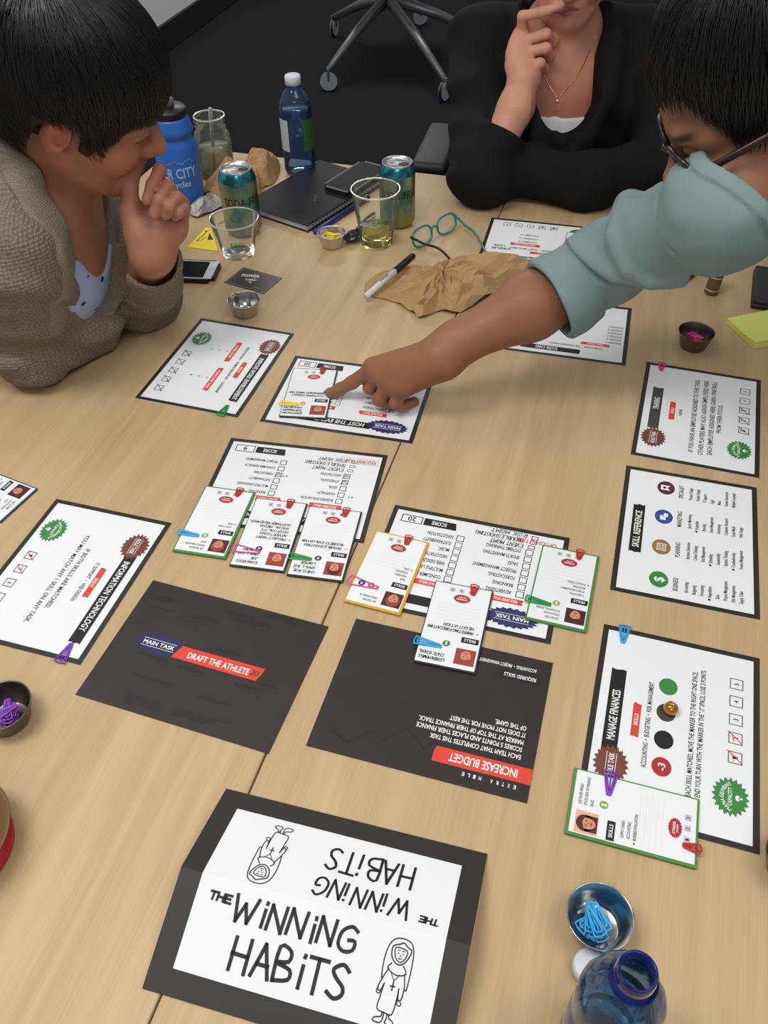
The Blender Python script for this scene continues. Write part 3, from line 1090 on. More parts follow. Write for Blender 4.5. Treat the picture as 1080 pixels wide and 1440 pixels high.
t = thing('power_card', 'small dark square card lettered power card, behind the empty steel cup', 'card', (-.2182, 1.3409, TZ + .0003), D2R(-29.2))
from_bm('card_board', bm_box(.0826, .0584, .0006, (0, 0, .0003)), mat('dark_card', (66, 58, 56), .45, noise=(60, .2)), t)
part(t, 'border', lambda p: p.frame(-38.5, -26.5, 38.5, 26.5, .6, GREYINK))
part(t, 'lettering', lambda p: (p.text('POWER', -28, 4, 10, 9, WHITE, rot=.32), p.text('CARD', -14, 6, -1, 6, WHITE, rot=.32), p.text('*', -4, 2, -10, 6, WHITE), p.text('TEAM BUILDER', 12, 34, -19, 3, GREYINK)))

# ------------------------------------------------------------------ plastic paper clips
CLIPM = {'red': mat('red_plastic', (190, 34, 30), .35), 'blue': mat('blue_plastic', (52, 164, 222), .35), 'pink': mat('pink_plastic', (228, 48, 150), .35), 'green': mat('green_plastic', (22, 148, 72), .35),
         'purple': mat('purple_plastic', (128, 62, 178), .35), 'yellow': mat('yellow_plastic', (236, 214, 32), .35)}
_CLIPME = {}


def clip_mesh(col, L=25.0, W=11.5, inner=True):
    key = (col, L, W, inner)
    if key in _CLIPME:
        return _CLIPME[key]
    bm = bmesh.new()

    def loop(x0, x1, w0, w1, z):
        pts = [(x0, -w0 / 2 + 1.2, z), (x0 - .9, 0, z), (x0, w0 / 2 - 1.2, z), (x0 + 1.6, w0 / 2, z), (x1 - 1.5, w1 / 2, z), (x1, w1 / 4, z), (x1, -w1 / 4, z), (x1 - 1.5, -w1 / 2, z), (x0 + 1.6, -w0 / 2, z)]
        P = [q * .001 for q in smooth_path([Vector(q) for q in pts], 2, True)]
        bm_tube(P, .00085, 6, bm, closed=True, flat=.75)
    loop(0, L, W, 4.0, .7)
    if inner:
        loop(3.2, L - 1.0, W * .58, 2.2, .75)
        bm_tube([(0.0032, 0, .00075), (L * .00082, 0, .00075)], .0007, 6, bm, flat=.75)
    me = bpy.data.meshes.new('paper_clip')
    bm.normal_update()
    bm.to_mesh(me)
    bm.free()
    me.materials.append(CLIPM[col])
    me.polygons.foreach_set('use_smooth', [True] * len(me.polygons))
    _CLIPME[key] = me
    return me


def clip(col, label, loc, rz, group, L=25.0, W=11.5, rx=0.0, ry=0.0, inner=True):
    o = bpy.data.objects.new('paper_clip', clip_mesh(col, L, W, inner))
    o.location = loc
    o.rotation_euler = (Matrix.Rotation(rz, 3, 'Z') @ Matrix.Rotation(ry, 3, 'Y') @ Matrix.Rotation(rx, 3, 'X')).to_euler()
    COL.objects.link(o)
    return tag(o, label, 'paper clip', group)


def on(t, x, y):
    """point (mm) on a flat thing's frame, in the world"""
    a = t.rotation_euler[2]
    return Vector((t.location.x + (x * math.cos(a) - y * math.sin(a)) * .001, t.location.y + (x * math.sin(a) + y * math.cos(a)) * .001, t.location.z))


def clip_on(t, th, x, y, ang, col, label, group, **k):
    P = on(t, x, y)
    P.z += th + .0006
    return clip(col, label, P, t.rotation_euler[2] + D2R(ang), group, **k)


G1, G2, G3 = 'red clips on the card ends', 'coloured clips on the card sides', 'clips on the sheet edges'
for key, cx, desc in (('e1', -13, 'green-edged card on the score 9 sheet'), ('e2', -12, 'middle card on the score 9 sheet'), ('e3', -14, 'rightmost card on the score 9 sheet'),
                      ('e4', -8, 'yellow-edged card'), ('e5', -12, 'black-edged card over the budget sheet'), ('e6', -11, 'green-edged card beside the score 20 sheet'),
                      ('e7', -12, 'card under the fingertip'), ('e8', -16, 'green-edged card over the finances sheet')):
    clip_on(cards[key], CT, cx, -CH / 2 - 2.2, 90, 'red', 'red plastic clip on the end of the ' + desc, G1, L=15, W=9)
for key, cy, col, desc, L, W, inner in (('e1', 28, 'blue', 'blue clip on the side of the green-edged card on the score 9 sheet', 27, 8, True),
                                        ('e2', 31, 'pink', 'pink outline clip on the side of the middle card on the score 9 sheet', 34, 12, False),
                                        ('e3', 29, 'green', 'green clip on the side of the rightmost card on the score 9 sheet', 27, 9, True),
                                        ('e4', 27, 'pink', 'pink outline clip on the side of the yellow-edged card', 35, 13, False),
                                        ('e5', 31, 'blue', 'bright blue clip on the side of the black-edged card over the budget sheet', 29, 10, True),
                                        ('e6', 30, 'green', 'green clip on the side of the green-edged card by the score 20 sheet', 28, 9, True),
                                        ('e7', 29, 'yellow', 'yellow clip on the side of the card under the fingertip', 27, 8, True),
                                        ('e8', 24, 'purple', 'purple clip on the side of the green-edged card over the finances sheet', 24, 12, True)):
    clip_on(cards[key], CT, CW / 2 + 4.0, cy, 180 - (4 if key != 'e8' else 0), col, desc, G2, L=L, W=W, inner=inner)
clip_on(t_it, .0006, 114, 59, 180, 'purple', 'purple clip on the lower end of the information technology sheet', G3, L=25, W=13)
clip_on(t_ro, .0006, 114, 57, 178, 'green', 'green clip on the near corner of the sheet by the empty steel cup', G3, L=24, W=12)
clip_on(t_fin, .0006, 114, 60, 180, 'blue', 'light blue clip on the far end of the manage finances sheet', G3, L=24, W=12)
clip_on(t_tr, .0006, 113, 60, 180, 'pink', 'pink clip on the far end of the training sheet', G3, L=20, W=11)
clip_on(t_mc, .0006, 113, 70, 180, 'yellow', 'yellow clip at the corner of the management capacity sheet', G3, L=22, W=9)

# gold bead on the finances sheet
bm = bm_lathe([(0, 0), (.0045, .0002), (.0072, .003), (.0076, .006), (.0062, .0095), (.003, .0115), (.0024, .0118), (.0018, .0112), (0, .0108)], 20)
m = mat('amber_glass', (176, 118, 22), .12, .55, coat=.6)
P = on(t_fin, 17, 5)
tag(from_bm('marker_bead', bm, m, loc=(P.x, P.y, P.z + .0012), smooth=True), 'gold glass bead standing on a round space of the manage finances sheet', 'bead')

# ------------------------------------------------------------------ steel cups of clips
CUPM = mat('polished_steel', (188, 186, 182), .2, 1.0)
CUPD = mat('dull_steel', (118, 110, 104), .32, 1.0)


def cup(label, x, y, r=.0265, h=.030, m=CUPM):
    prof = [(0, .0008), (r * .62, .0006), (r * .70, .0002), (r * .74, .002), (r * .90, h * .6), (r * .985, h * .95), (r * 1.02, h), (r * .985, h * 1.01), (r * .955, h * .95),
            (r * .87, h * .6), (r * .70, .0022), (r * .66, .0016), (0, .0016)]
    return tag(from_bm('steel_cup', bm_lathe(prof, 40), m, smooth=True, loc=(x, y, TZ + .0003)), label, 'cup', 'small steel cups for clips')


def fill(col, label, group, x, y, r, n, L=24.0, W=11.0, seed=1, spread=.35, z0=.0025, dz=.0019, ang0=None):
    rnd = random.Random(seed)
    for i in range(n):
        a = rnd.uniform(0, 2 * math.pi) if ang0 is None else ang0 + rnd.uniform(-.7, .7)
        d = rnd.uniform(0, spread) * r
        b = rnd.uniform(0, 2 * math.pi)
        cx, cy = x + d * math.cos(b) - math.cos(a) * L * .0005, y + d * math.sin(b) - math.sin(a) * L * .0005
        clip(col, label, (cx, cy, TZ + z0 + i * dz), a, group, L=L, W=W, rx=rnd.uniform(-.06, .06), ry=rnd.uniform(-.06, .06))


cup('steel cup of light blue clips above the big blue bottle', .1716, .2597, .0275, .028)
fill('blue', 'light blue plastic clip heaped in the steel cup above the big blue bottle', 'blue clips in the steel cup', .1700, .2610, .0275, 9, 23, 10.5, 3, .2, ang0=1.2, dz=.0018)
cup('steel cup of purple clips cut by the left edge', -.3900, .4760, .029, .028, CUPD)
fill('purple', 'purple plastic clip heaped in the steel cup at the left edge', 'purple clips in the steel cup', -.386, .4750, .029, 10, 23, 10, 5, .25, ang0=1.3)
cup('dark steel cup of pink clips left of the yellow note pad', .4855, 1.1125, .0268, .027, CUPD)
fill('pink', 'pink plastic clip heaped in the dark steel cup by the yellow note pad', 'pink clips in the steel cup', .4855, 1.1125, .0268, 11, 21, 9, 6, .25, dz=.0014)
cup('small empty steel cup behind the white sheet with the green clip', -.2215, 1.2360, .0268, .026, CUPM)
fill('green', 'green plastic clip left in the small steel cup near the phone', 'green clips in the steel cup', -.2215, 1.2360, .0268, 2, 18, 8, 8, .1)
cup('small steel cup of yellow clips in front of the notebook', -.0835, 1.4590, .0262, .026, mat('bright_steel', (205, 200, 190), .25, .95))
fill('yellow', 'yellow plastic clip heaped in the small cup in front of the notebook', 'yellow clips in the steel cup', -.0835, 1.4590, .026, 12, 22, 10, 9, .22, dz=.0017)

# ------------------------------------------------------------------ cans
def cyl_text(parent, s, r, zc, h, a0, a1, m, name='lettering', out=.0004):
    """lettering wrapped round an upright cylinder from angle a0 to a1 (degrees, left to right)"""
    co, fs = glyphs(s)
    lo, hi = co[:, 0].min(), co[:, 0].max()
    V = []
    for X, Y in co:
        a = D2R(a0 + (a1 - a0) * (X - lo) / (hi - lo))
        V.append(((r + out) * math.cos(a), (r + out) * math.sin(a), zc + Y * h / .70 - h / 2))
    me = bpy.data.meshes.new(name)
    me.from_pydata(V, [], fs)
    return link(name, me, m, parent)


def can_mat():
    m = bpy.data.materials.new('teal_and_gold_can')
    m.use_nodes = True
    nt = m.node_tree
    b = nt.nodes['Principled BSDF']
    tc = nt.nodes.new('ShaderNodeTexCoord')
    n = nt.nodes.new('ShaderNodeTexNoise')
    n.inputs['Scale'].default_value = 26
    n.inputs['Detail'].default_value = 3
    nt.links.new(tc.outputs['Object'], n.inputs['Vector'])
    cr = nt.nodes.new('ShaderNodeValToRGB')
    e = cr.color_ramp.elements
    e[0].position, e[0].color = .36, lin((40, 118, 132))
    e[1].position, e[1].color = .62, lin((150, 152, 84))
    k = e.new(.48)
    k.color = lin((122, 150, 140))
    nt.links.new(n.outputs['Fac'], cr.inputs[0])
    nt.links.new(cr.outputs[0], b.inputs['Base Color'])
    b.inputs['Metallic'].default_value = .75
    b.inputs['Roughness'].default_value = .3
    return m


CANM = can_mat()
CANTOP = mat('bare_aluminium', (196, 196, 196), .3, .9)
CANSH = mat('can_shoulder_teal', (62, 150, 165), .22, .9)


def can(label, x, y, rz, text, k=1.0):
    t = thing('drink_can', label, 'can', (x, y, TZ + .0003), rz, 'canned drinks on the table')
    r, h = .0345 * k, .122 * k
    from_bm('body', bm_lathe([(0, .004), (r * .6, .004), (r * .72, 0), (r * .8, .001), (r, .012), (r, h - .018)], 40), CANM, t, True)
    from_bm('shoulder', bm_lathe([(r, h - .018), (r * .985, h - .014), (r * .84, h - .002), (r * .82, h - .001)], 40), CANSH, t, True)
    from_bm('lid', bm_lathe([(r * .82, h - .001), (r * .835, h + .0012), (r * .80, h + .0014), (r * .76, h - .003), (r * .72, h - .0045), (0, h - .004)], 40), CANTOP, t, True)
    bm = bmesh.new()
    ov = [(.013 + .0095 * math.cos(a), .0075 * math.sin(a), h - .0036) for a in [i * math.pi / 10 for i in range(20)]]
    bm.faces.new([bm.verts.new(q) for q in ov])
    from_bm('opening', bm, mat('dark_inside', (8, 8, 8), .6), t)
    bm = bm_tube(smooth_path([(-.014, -.005, h - .002), (-.016, 0, h - .002), (-.014, .005, h - .002), (-.002, .0065, h - .0018), (.003, 0, h - .0018), (-.002, -.0065, h - .0018)], 3, True), .0016, 6, closed=True, flat=.6)
    from_bm('pull_tab', bm, CANTOP, t, True)
    cyl_text(t, text, r, h * .58, .016 * k, -150, -20, mat('can_ink', (30, 38, 36), .5))
    return t


can('teal and gold can behind the empty plastic cup with the triangle card', -.2516, 1.5215, 0.30, 'SODA-FREE', .99)
can('teal can behind the cup of yellow drink', .0385, 1.5400, 0.0, 'SODA-FREE', .96)

# ------------------------------------------------------------------ clear plastic cups
CLEAR = clear_mat('clear_plastic', (.95, .96, .95), .15, (235, 240, 235), .05, .14)
RIMC = clear_mat('clear_rim', (.88, .90, .89), .5, (225, 228, 226), .42, .12)
LEMON = clear_mat('pale_yellow_drink', (.86, .82, .48), .4, (206, 196, 110), .25)


def plastic_cup(label, x, y, k, h, level=None):
    t = thing('plastic_cup', label, 'cup', (x, y, TZ + .0004), 0, 'clear plastic cups')
    r0, r1 = .0305 * k, .0465 * k
    prof = [(0, .004), (r0 * .85, .003), (r0, 0), (r0 * 1.02, .003)]
    for i in range(1, 9):
        prof.append((r0 + (r1 - r0) * i / 8 + (.0006 if i in (2, 6) else 0), h * i / 8))
    from_bm('cup_wall', bm_lathe(prof, 40), CLEAR, t, True)
    from_bm('rim', bm_tube([(r1 * math.cos(a), r1 * math.sin(a), h + .0008) for a in [2 * math.pi * i / 40 for i in range(40)]], .0016, 8, closed=True), RIMC, t, True)
    if level:
        rr = r0 + (r1 - r0) * level / h
        from_bm('yellow_drink', bm_lathe([(0, .0045), (r0 * .95, .0045), (rr * .985, level), (0, level)], 40), LEMON, t, True)
    gm = mat('cup_print_green', (70, 150, 80), .5)
    cyl_text(t, 'ECO', r0 + (r1 - r0) * .5, h * .5, h * .13, -100, -62, gm)
    co = cyl_text(t, 'GREEN', r0 + (r1 - r0) * .68, h * .70, h * .07, -245, -210, gm, out=.0006)
    return t


plastic_cup('empty clear plastic cup beside the yellow triangle card', -.2535, 1.4380, .92, .066)
plastic_cup('clear plastic cup of pale yellow drink in front of the teal can', -.0019, 1.4655, .93, .101, .030)

# ------------------------------------------------------------------ bottles and jar at the back
t = thing('sports_bottle', 'blue squeeze bottle with a black lid beside the face of the person in the cardigan', 'bottle', (-.3860, 1.6670, TZ + .0004), D2R(6))
t.scale = (1.02, 1.02, .84)
BB = mat('blue_squeeze_plastic', (46, 108, 196), .35, sss=.1)
prof = [(0, .001), (.034, .001), (.038, .004), (.040, .012), (.0405, .10), (.040, .128), (.0365, .139), (.0335, .146), (.0335, .152), (.0385, .158), (.0395, .163), (.038, .170), (.034, .186), (.0325, .194), (0, .194)]
from_bm('body', bm_lathe(prof, 48), BB, t, True)
from_bm('lid', bm_lathe([(.0325, .1935), (.034, .194), (.034, .205), (.031, .210), (.016, .212), (.015, .2125), (0, .2125)], 40), mat('black_lid_plastic', (18, 18, 20), .4), t, True)
from_bm('drink_spout', bm_lathe([(.012, .2120), (.013, .2125), (.014, .226), (.010, .230), (0, .231)], 24), clear_mat('grey_spout', (.5, .5, .5), .6, (120, 124, 128), .6), t, True)
PB = mat('pale_blue_print', (170, 198, 232), .5)
cyl_text(t, 'RIVER CITY', .0405, .080, .0225, -168, -36, PB)
cyl_text(t, 'Bicycles', .0405, .055, .0140, -126, -58, PB)
V = []
for i in range(41):
    a = D2R(-140 + 100 * i / 40)
    zz = .104 + .0035 * math.sin(i * .42) + .0015 * math.sin(i * 1.1)
    for dz in (0, .0010):
        V.append((.0409 * math.cos(a), .0409 * math.sin(a), zz + dz))
me = bpy.data.meshes.new('skyline_print')
me.from_pydata(V, [], [(2 * i, 2 * i + 2, 2 * i + 3, 2 * i + 1) for i in range(40)])
link('skyline_print', me, PB, t)

GLASS = clear_mat('jar_glass', (.86, .89, .86), .9, (190, 196, 188), .10)
t = thing('mason_jar', 'clear glass jar with a straw behind the blue squeeze bottle', 'jar', (-.3320, 1.7760, TZ + .0004))
t.scale = (.94, .94, .91)
prof = [(0, .004), (.028, .003), (.035, 0), (.0395, .005), (.040, .085), (.0375, .096), (.033, .104), (.0325, .108), (.0345, .110), (.0345, .112), (.033, .114), (.033, .118), (.0345, .120), (.0345, .122), (.033, .125), (.033, .130), (.0315, .131)]
from_bm('glass_body', bm_lathe(prof, 44), GLASS, t, True)
from_bm('rim', bm_tube([(.0325 * math.cos(a), .0325 * math.sin(a), .1305) for a in [2 * math.pi * i / 40 for i in range(40)]], .002, 8, closed=True), RIMC, t, True)
from_bm('straw', bm_tube([(-.008, .01, .006), (.006, -.004, .148)], .0042, 12), clear_mat('grey_straw', (.7, .7, .68), .5, (150, 150, 146), .5), t, True)
from_bm('drink', bm_lathe([(0, .006), (.036, .006), (.0385, .012), (.0385, .062), (0, .062)], 40), clear_mat('cloudy_drink', (.88, .86, .74), .3, (186, 180, 150), .5), t, True)

BLUEB = clear_mat('blue_bottle_plastic', (.72, .83, .93), .9, (110, 160, 205), .07)
t = thing('water_bottle', 'clear blue water bottle with a white cap at the far table edge', 'bottle', (-.1585, 1.7790, TZ + .0004), D2R(10))
t.scale = (.90, .90, .80)
k = 1.14
prof = [(0, .006), (.016, .004), (.024, 0), (.029, .002), (.0315, .010), (.0315, .022), (.0300, .025), (.0315, .028), (.0315, .04)]
for i in range(8):
    z = .046 + i * .0105
    prof += [(.0305, z), (.0315, z + .005)]
prof += [(.0317, .135), (.0312, .143), (.028, .158), (.022, .172), (.0155, .182), (.0135, .186), (.0135, .196)]
from_bm('bottle_wall', bm_lathe([(a * k, b * k) for a, b in prof], 44), BLUEB, t, True)
from_bm('water', bm_lathe([(a * k, b * k) for a, b in [(0, .008), (.024, .004), (.030, .012), (.030, .137), (0, .137)]], 40), clear_mat('bottled_water', (.70, .84, .96), .5, (50, 105, 200), .14), t, True)
cyl = lambda r, z0, z1, a0, a1: ([(r * math.cos(D2R(a0 + (a1 - a0) * i / 12)), r * math.sin(D2R(a0 + (a1 - a0) * i / 12)), z) for i in range(13) for z in (z0, z1)], [(2 * i, 2 * i + 2, 2 * i + 3, 2 * i + 1) for i in range(12)])
for nm, a0, a1, m in (('white_label', -178, -128, mat('label_white', (176, 186, 192), .5, noise=(220, .25))), ('green_label', -76, -12, mat('label_green', (44, 96, 50), .5, noise=(120, .5)))):
    V, F = cyl(.0325 * k, .058 * k, .126 * k, a0, a1)
    me = bpy.data.meshes.new(nm)
    me.from_pydata(V, [], F)
    link(nm, me, m, t, True)
from_bm('cap', bm_lathe([(0, .200 * k + .015), (.0135 * k, .200 * k + .015), (.0152 * k, .200 * k + .0125), (.0156 * k, .196 * k - .001), (.0135 * k, .196 * k - .002)][::-1], 32), mat('white_cap_plastic', (208, 210, 226), .45), t, True, loc=(0, 0, -.004))

# big bottle in front, open
t = thing('water_bottle', 'open clear blue bottle cut by the bottom edge', 'bottle', (.1530, .1720, TZ + .0004))
FB = clear_mat('front_bottle_plastic', (.56, .70, .80), .9, (96, 140, 176), .12, .03)
NECK = clear_mat('blue_neck_plastic', (.16, .24, .62), .9, (26, 42, 130), .35, .03)
prof = [(0, .006), (.018, .004), (.026, 0), (.032, .003), (.034, .012), (.034, .04), (.0328, .046), (.034, .052), (.034, .10), (.0328, .106), (.034, .112), (.0345, .140), (.0335, .152), (.0295, .166), (.0235, .178), (.0175, .187), (.0155, .191)]
KB = .86
bm = bm_lathe([(a * KB, b * KB) for a, b in prof], 56)
for v in bm.verts:            # moulded facets on the shoulder
    r = math.hypot(v.co.x, v.co.y)
    if .145 * KB < v.co.z < .186 * KB and r > .01:
        a = math.atan2(v.co.y, v.co.x)
        f = 1 - .045 * max(0, math.sin(7 * a)) ** 2
        v.co.x *= f
        v.co.y *= f
from_bm('bottle_wall', bm, FB, t, True)
from_bm('neck', bm_lathe([(a * KB, b * KB) for a, b in [(.0155, .190), (.0185, .1915), (.0188, .1935), (.0150, .195), (.0145, .199), (.0156, .2005), (.0145, .2025), (.0156, .2045), (.0145, .2065), (.0150, .2100), (.0144, .2125), (.0126, .2125), (.0122, .210), (.0122, .192)]], 44), NECK, t, True)
from_bm('water', bm_lathe([(a * KB, b * KB) for a, b in [(0, .008), (.026, .004), (.0325, .014), (.0325, .098), (0, .098)]], 40), clear_mat('front_water', (.66, .80, .90), .5, (70, 120, 180), .08), t, True)
tag(from_bm('screw_top', bm_lathe([(0, .013), (.0125, .013), (.0142, .0115), (.0146, .0005), (.0132, 0), (.0128, .0105), (0, .0112)], 36), mat('white_cap_plastic', (208, 210, 226), .45), loc=(.1600, .2265, TZ + .0004), smooth=True), 'white screw cap lying behind the open blue bottle', 'cap')

# ------------------------------------------------------------------ notebook, pen, phones, spoon
NBA = D2R(54)
t = thing('notebook', 'black spiral notebook with a dark phone on it', 'notebook', (-.1250, 1.6570, TZ + .0003), NBA)
from_bm('pages', bm_box(.236, .154, .011, (0, 0, .0067)), mat('page_edges', (200, 202, 204), .7, noise=(600, .2)), t)
BK = mat('black_cover', (27, 27, 28), .6, spec=.25, bump=(400, .15))
from_bm('cover', bm_box(.245, .164, .0012, (0, 0, .0131), .0004), BK, t)
from_bm('back_cover', bm_box(.245, .164, .0010, (0, 0, .0005), .0003), BK, t)
bm = bmesh.new()
for i in range(26):
    x = -.112 + i * .009
    bm_tube([(x, -.0815 + .0075 * math.cos(a), .0072 + .0078 * math.sin(a)) for a in [2 * math.pi * q / 10 for q in range(10)]], .0007, 5, bm, closed=True, up=Vector((1, 0, 0)))
from_bm('spiral_wire', bm, mat('black_wire', (24, 24, 26), .35, .6), t, True)
part_l = Print()
part_l.stroke([(-36, -30), (-20, -22), (-14, -12)], .7, GREYINK)
o = part_l.build('logo_print', t, .0138)

PENM = mat('blue_pen_plastic', (38, 44, 120), .3)
pd = Vector((math.cos(NBA), math.sin(NBA), 0))
pn = Vector((math.sin(NBA), -math.cos(NBA), 0))
pb = Vector((-.1250, 1.6570, 0)) + pn * .0975
t = thing('ballpoint_pen', 'dark blue pen lying along the spiral of the notebook', 'pen', (pb.x, pb.y, TZ + .0053), NBA)
from_bm('barrel', bm_tube([(-.122, 0, 0), (-.118, 0, 0), (.02, 0, 0)], [.0035, .0050, .0050], 14), PENM, t, True)
from_bm('cap', bm_tube([(.0195, 0, 0), (.021, 0, 0), (.05, 0, 0), (.053, 0, 0)], [.0050, .0056, .0054, .003], 14), mat('navy_pen_cap', (26, 28, 70), .3), t, True)
from_bm('pocket_clip', bm_box(.03, .003, .0012, (.034, 0, .0066), .0004), mat('navy_pen_cap', (26, 28, 70), .3), t)


def phone(name, label, x, y, rz, L, Wd, z, case=False, home=False):
    t = thing(name, label, 'phone', (x, y, z), rz)
    th = .0082
    bm = bm_box(L, Wd, th, (0, 0, th / 2))
    es = [e for e in bm.edges if abs(e.verts[0].co.z - e.verts[1].co.z) > .001]
    bmesh.ops.bevel(bm, geom=es, offset=.010, segments=5, affect='EDGES')
    from_bm('case', bm, mat('black_phone_case', (20, 20, 21), .45), t, angle=40)
    x0, x1, yy = -L / 2 + .003, L / 2 - .003, Wd / 2 - .003
    if home:
        part2 = Print()
        part2.rect(x0 * 1000 + 1, -yy * 1000, x1 * 1000 - 1, yy * 1000, mat('phone_white_front', (196, 204, 210), .25), .5)
        part2.build('front_panel', t, th)
        part2 = Print()
        part2.rect(x0 * 1000 + 18, -yy * 1000 + 2.5, x1 * 1000 - 16, yy * 1000 - 2.5, mat('phone_screen', (9, 10, 11), .45, spec=.06), 1)
        part2.build('screen', t, th)
        part2 = Print()
        part2.ellipse(x1 * 1000 - 8.5, 0, 4.6, 4.6, mat('home_button_grey', (170, 176, 182), .3), 1, 20)
        part2.build('home_button', t, th)
    else:
        part2 = Print()
        part2.rect(x0 * 1000 + 3, -yy * 1000 + 1, x1 * 1000 - 3, yy * 1000 - 1, mat('phone_screen', (9, 10, 11), .45, spec=.06), 1)
        part2.build('screen', t, th)
    return t


phone('phone', 'dark phone lying on the black notebook', -.040, 1.700, NBA + .03, .142, .072, TZ + .0145)
phone('phone', 'white-faced phone in a black case beside the cardigan cuff', -.3460, 1.3720, D2R(-7), .128, .066, TZ + .0003, home=True)

t = thing('plastic_spoon', 'black plastic spoon between the cup of yellow clips and the plastic cup', 'spoon', (-.0470, 1.478, TZ + .0015), D2R(67))
SPM = mat('black_cutlery_plastic', (24, 24, 26), .3)
V, F = [], []
for i in range(9):
    for j in range(7):
        u, v = i / 8 * 2 - 1, j / 6 * 2 - 1
        rr = math.sqrt(max(0, 1 - u * u))
        x, y = u * .023, v * .0155 * rr
        V.append((x, y, .009 - .0085 * (1 - u * u) * (1 - v * v)))
for i in range(8):
    for j in range(6):
        F.append((i * 7 + j, i * 7 + 7 + j, i * 7 + 8 + j, i * 7 + 1 + j))
me = bpy.data.meshes.new('bowl')
me.from_pydata(V, [], F)
o = link('bowl', me, SPM, t, True)
md = o.modifiers.new('thickness', 'SOLIDIFY')
md.thickness = .0012
from_bm('handle', bm_tube([(.022, 0, .0095), (.04, 0, .0125), (.075, 0, .009), (.105, 0, .0035)], [.0030, .0028, .0036, .0040], 10, flat=.45), SPM, t, True)

# ------------------------------------------------------------------ teal reading glasses
t = thing('reading_glasses', 'teal reading glasses standing open on the table behind the marker', 'glasses', (.108, 1.465, TZ))
TEAL = mat('teal_acetate', (44, 128, 118), .3, spec=.6)
DKT = mat('dark_tortoise_acetate', (44, 34, 26), .3)
LENSM = clear_mat('clear_lens', (.95, .96, .96), .7, None)
d1 = Vector((.084, .080, 0)).normalized()
up = Vector((-.25 * .69, .25 * .72, 1)).normalized()
c0 = Vector((0, 0, 0.0))


def eg(u, v):
    return d1 * u + up * v


for s in (-1, 1):
    ring = [eg(s * .0325 + .0245 * math.copysign(abs(math.cos(a)) ** .75, math.cos(a)), .0195 + .0165 * math.copysign(abs(math.sin(a)) ** .8, math.sin(a)) + .002) for a in [2 * math.pi * i / 28 for i in range(28)]]
    from_bm('rim', bm_tube(ring, .0022, 8, closed=True), TEAL, t, True)
    bm = bmesh.new()
    bm.faces.new([bm.verts.new(q) for q in ring])
    from_bm('lens', bm, LENSM, t)
from_bm('bridge', bm_tube(smooth_path([eg(-.0085, .024), eg(0, .0285), eg(.0085, .024)], 4), .0021, 8), TEAL, t, True)
for s, tip, m in ((-1, Vector((.028, -.095, .0035)), DKT), (1, Vector((.087, -.058, .0035)), TEAL)):
    h = eg(s * .0585, .028)
    hin = eg(s * .0565, .028)
    mid = h * .35 + tip * .65 + Vector((0, 0, .012))
    path = smooth_path([hin, h, h * .7 + tip * .3 + Vector((0, 0, .004)), mid, tip], 5)
    from_bm('temple', bm_tube(path, .0019, 8, flat=1.4), m, t, True)

# ------------------------------------------------------------------ marker, glue tube, notes, odds and ends
md_ = Vector((.0889, .1078, 0)).normalized()
M0 = Vector((-.0220, 1.2600, 0))
t = thing('marker_pen', 'white and black marker pen lying on the crumpled brown bag', 'marker', (M0.x, M0.y, TZ + .012), 0, rot=(0, D2R(-7.5), math.atan2(md_.y, md_.x)))
from_bm('barrel', bm_tube([(0, 0, 0), (.002, 0, 0), (.08, 0, 0)], [.0042, .0053, .0056], 16), mat('marker_white', (214, 216, 218), .4), t, True)
from_bm('cap', bm_tube([(.079, 0, 0), (.081, 0, 0), (.130, 0, 0), (.134, 0, 0)], [.0055, .0063, .0056, .0035], 16), mat('marker_black', (22, 22, 24), .35), t, True)
from_bm('pocket_clip', bm_box(.034, .003, .0014, (.100, 0, .0072), .0005), mat('marker_black', (22, 22, 24), .35), t)
p = Print()
p.text('FINE', 40, 62, 0, 3.2, INK)
p.build('lettering', t, .0058)

t = thing('glue_tube', 'short brown-banded tube with a grey top beyond the cup of pink clips', 'tube', (.5575, 1.2660, TZ + .0003), rot=(D2R(0), D2R(3), 0))
from_bm('body', bm_lathe([(0, .0006), (.0105, 0), (.0112, .001), (.0112, .038)], 28), mat('brown_tube_card', (112, 84, 60), .5), t, True)
for z in (.0075, .031):
    from_bm('stripe', bm_lathe([(.01125, z), (.0114, z), (.0114, z + .0018), (.01125, z + .0018)], 28), mat('cream_stripe', (206, 196, 176), .5), t, True)
from_bm('cap', bm_lathe([(.0112, .038), (.0115, .0385), (.0115, .0455), (.0105, .047), (0, .047)], 28), mat('grey_tube_cap', (172, 172, 174), .4), t, True)

t = thing('sticky_note_pad', 'yellow sticky note pad at the right edge', 'note pad', (.6020, 1.1480, TZ + .0003), D2R(-74))
from_bm('pad', bm_box(.076, .076, .009, (0, 0, .0045), .0004), mat('sticky_yellow', (214, 222, 118), .75), t)
bm = bmesh.new()
bmesh.ops.create_grid(bm, x_segments=8, y_segments=1, size=.5)
for v in bm.verts:
    x = v.co.x
    v.co = Vector((x * .076, v.co.y * .076, .0094 + .003 * max(0, x) ** 2 * 4 * .6))
from_bm('top_note', bm, mat('sticky_yellow_top', (220, 228, 124), .75), t, True)

t = thing('wallet', 'black folded wallet at the right edge behind the sticky notes', 'wallet', (.6740, 1.2540, TZ + .0003), D2R(70))
from_bm('flap', bm_box(.118, .098, .008, (0, 0, .0125), .003, 3), mat('black_leather', (26, 26, 28), .5, bump=(300, .3)), t, angle=50)
from_bm('body', bm_box(.120, .100, .009, (0, 0, .0046), .003, 3), mat('black_leather', (26, 26, 28), .5, bump=(300, .3)), t, angle=50)

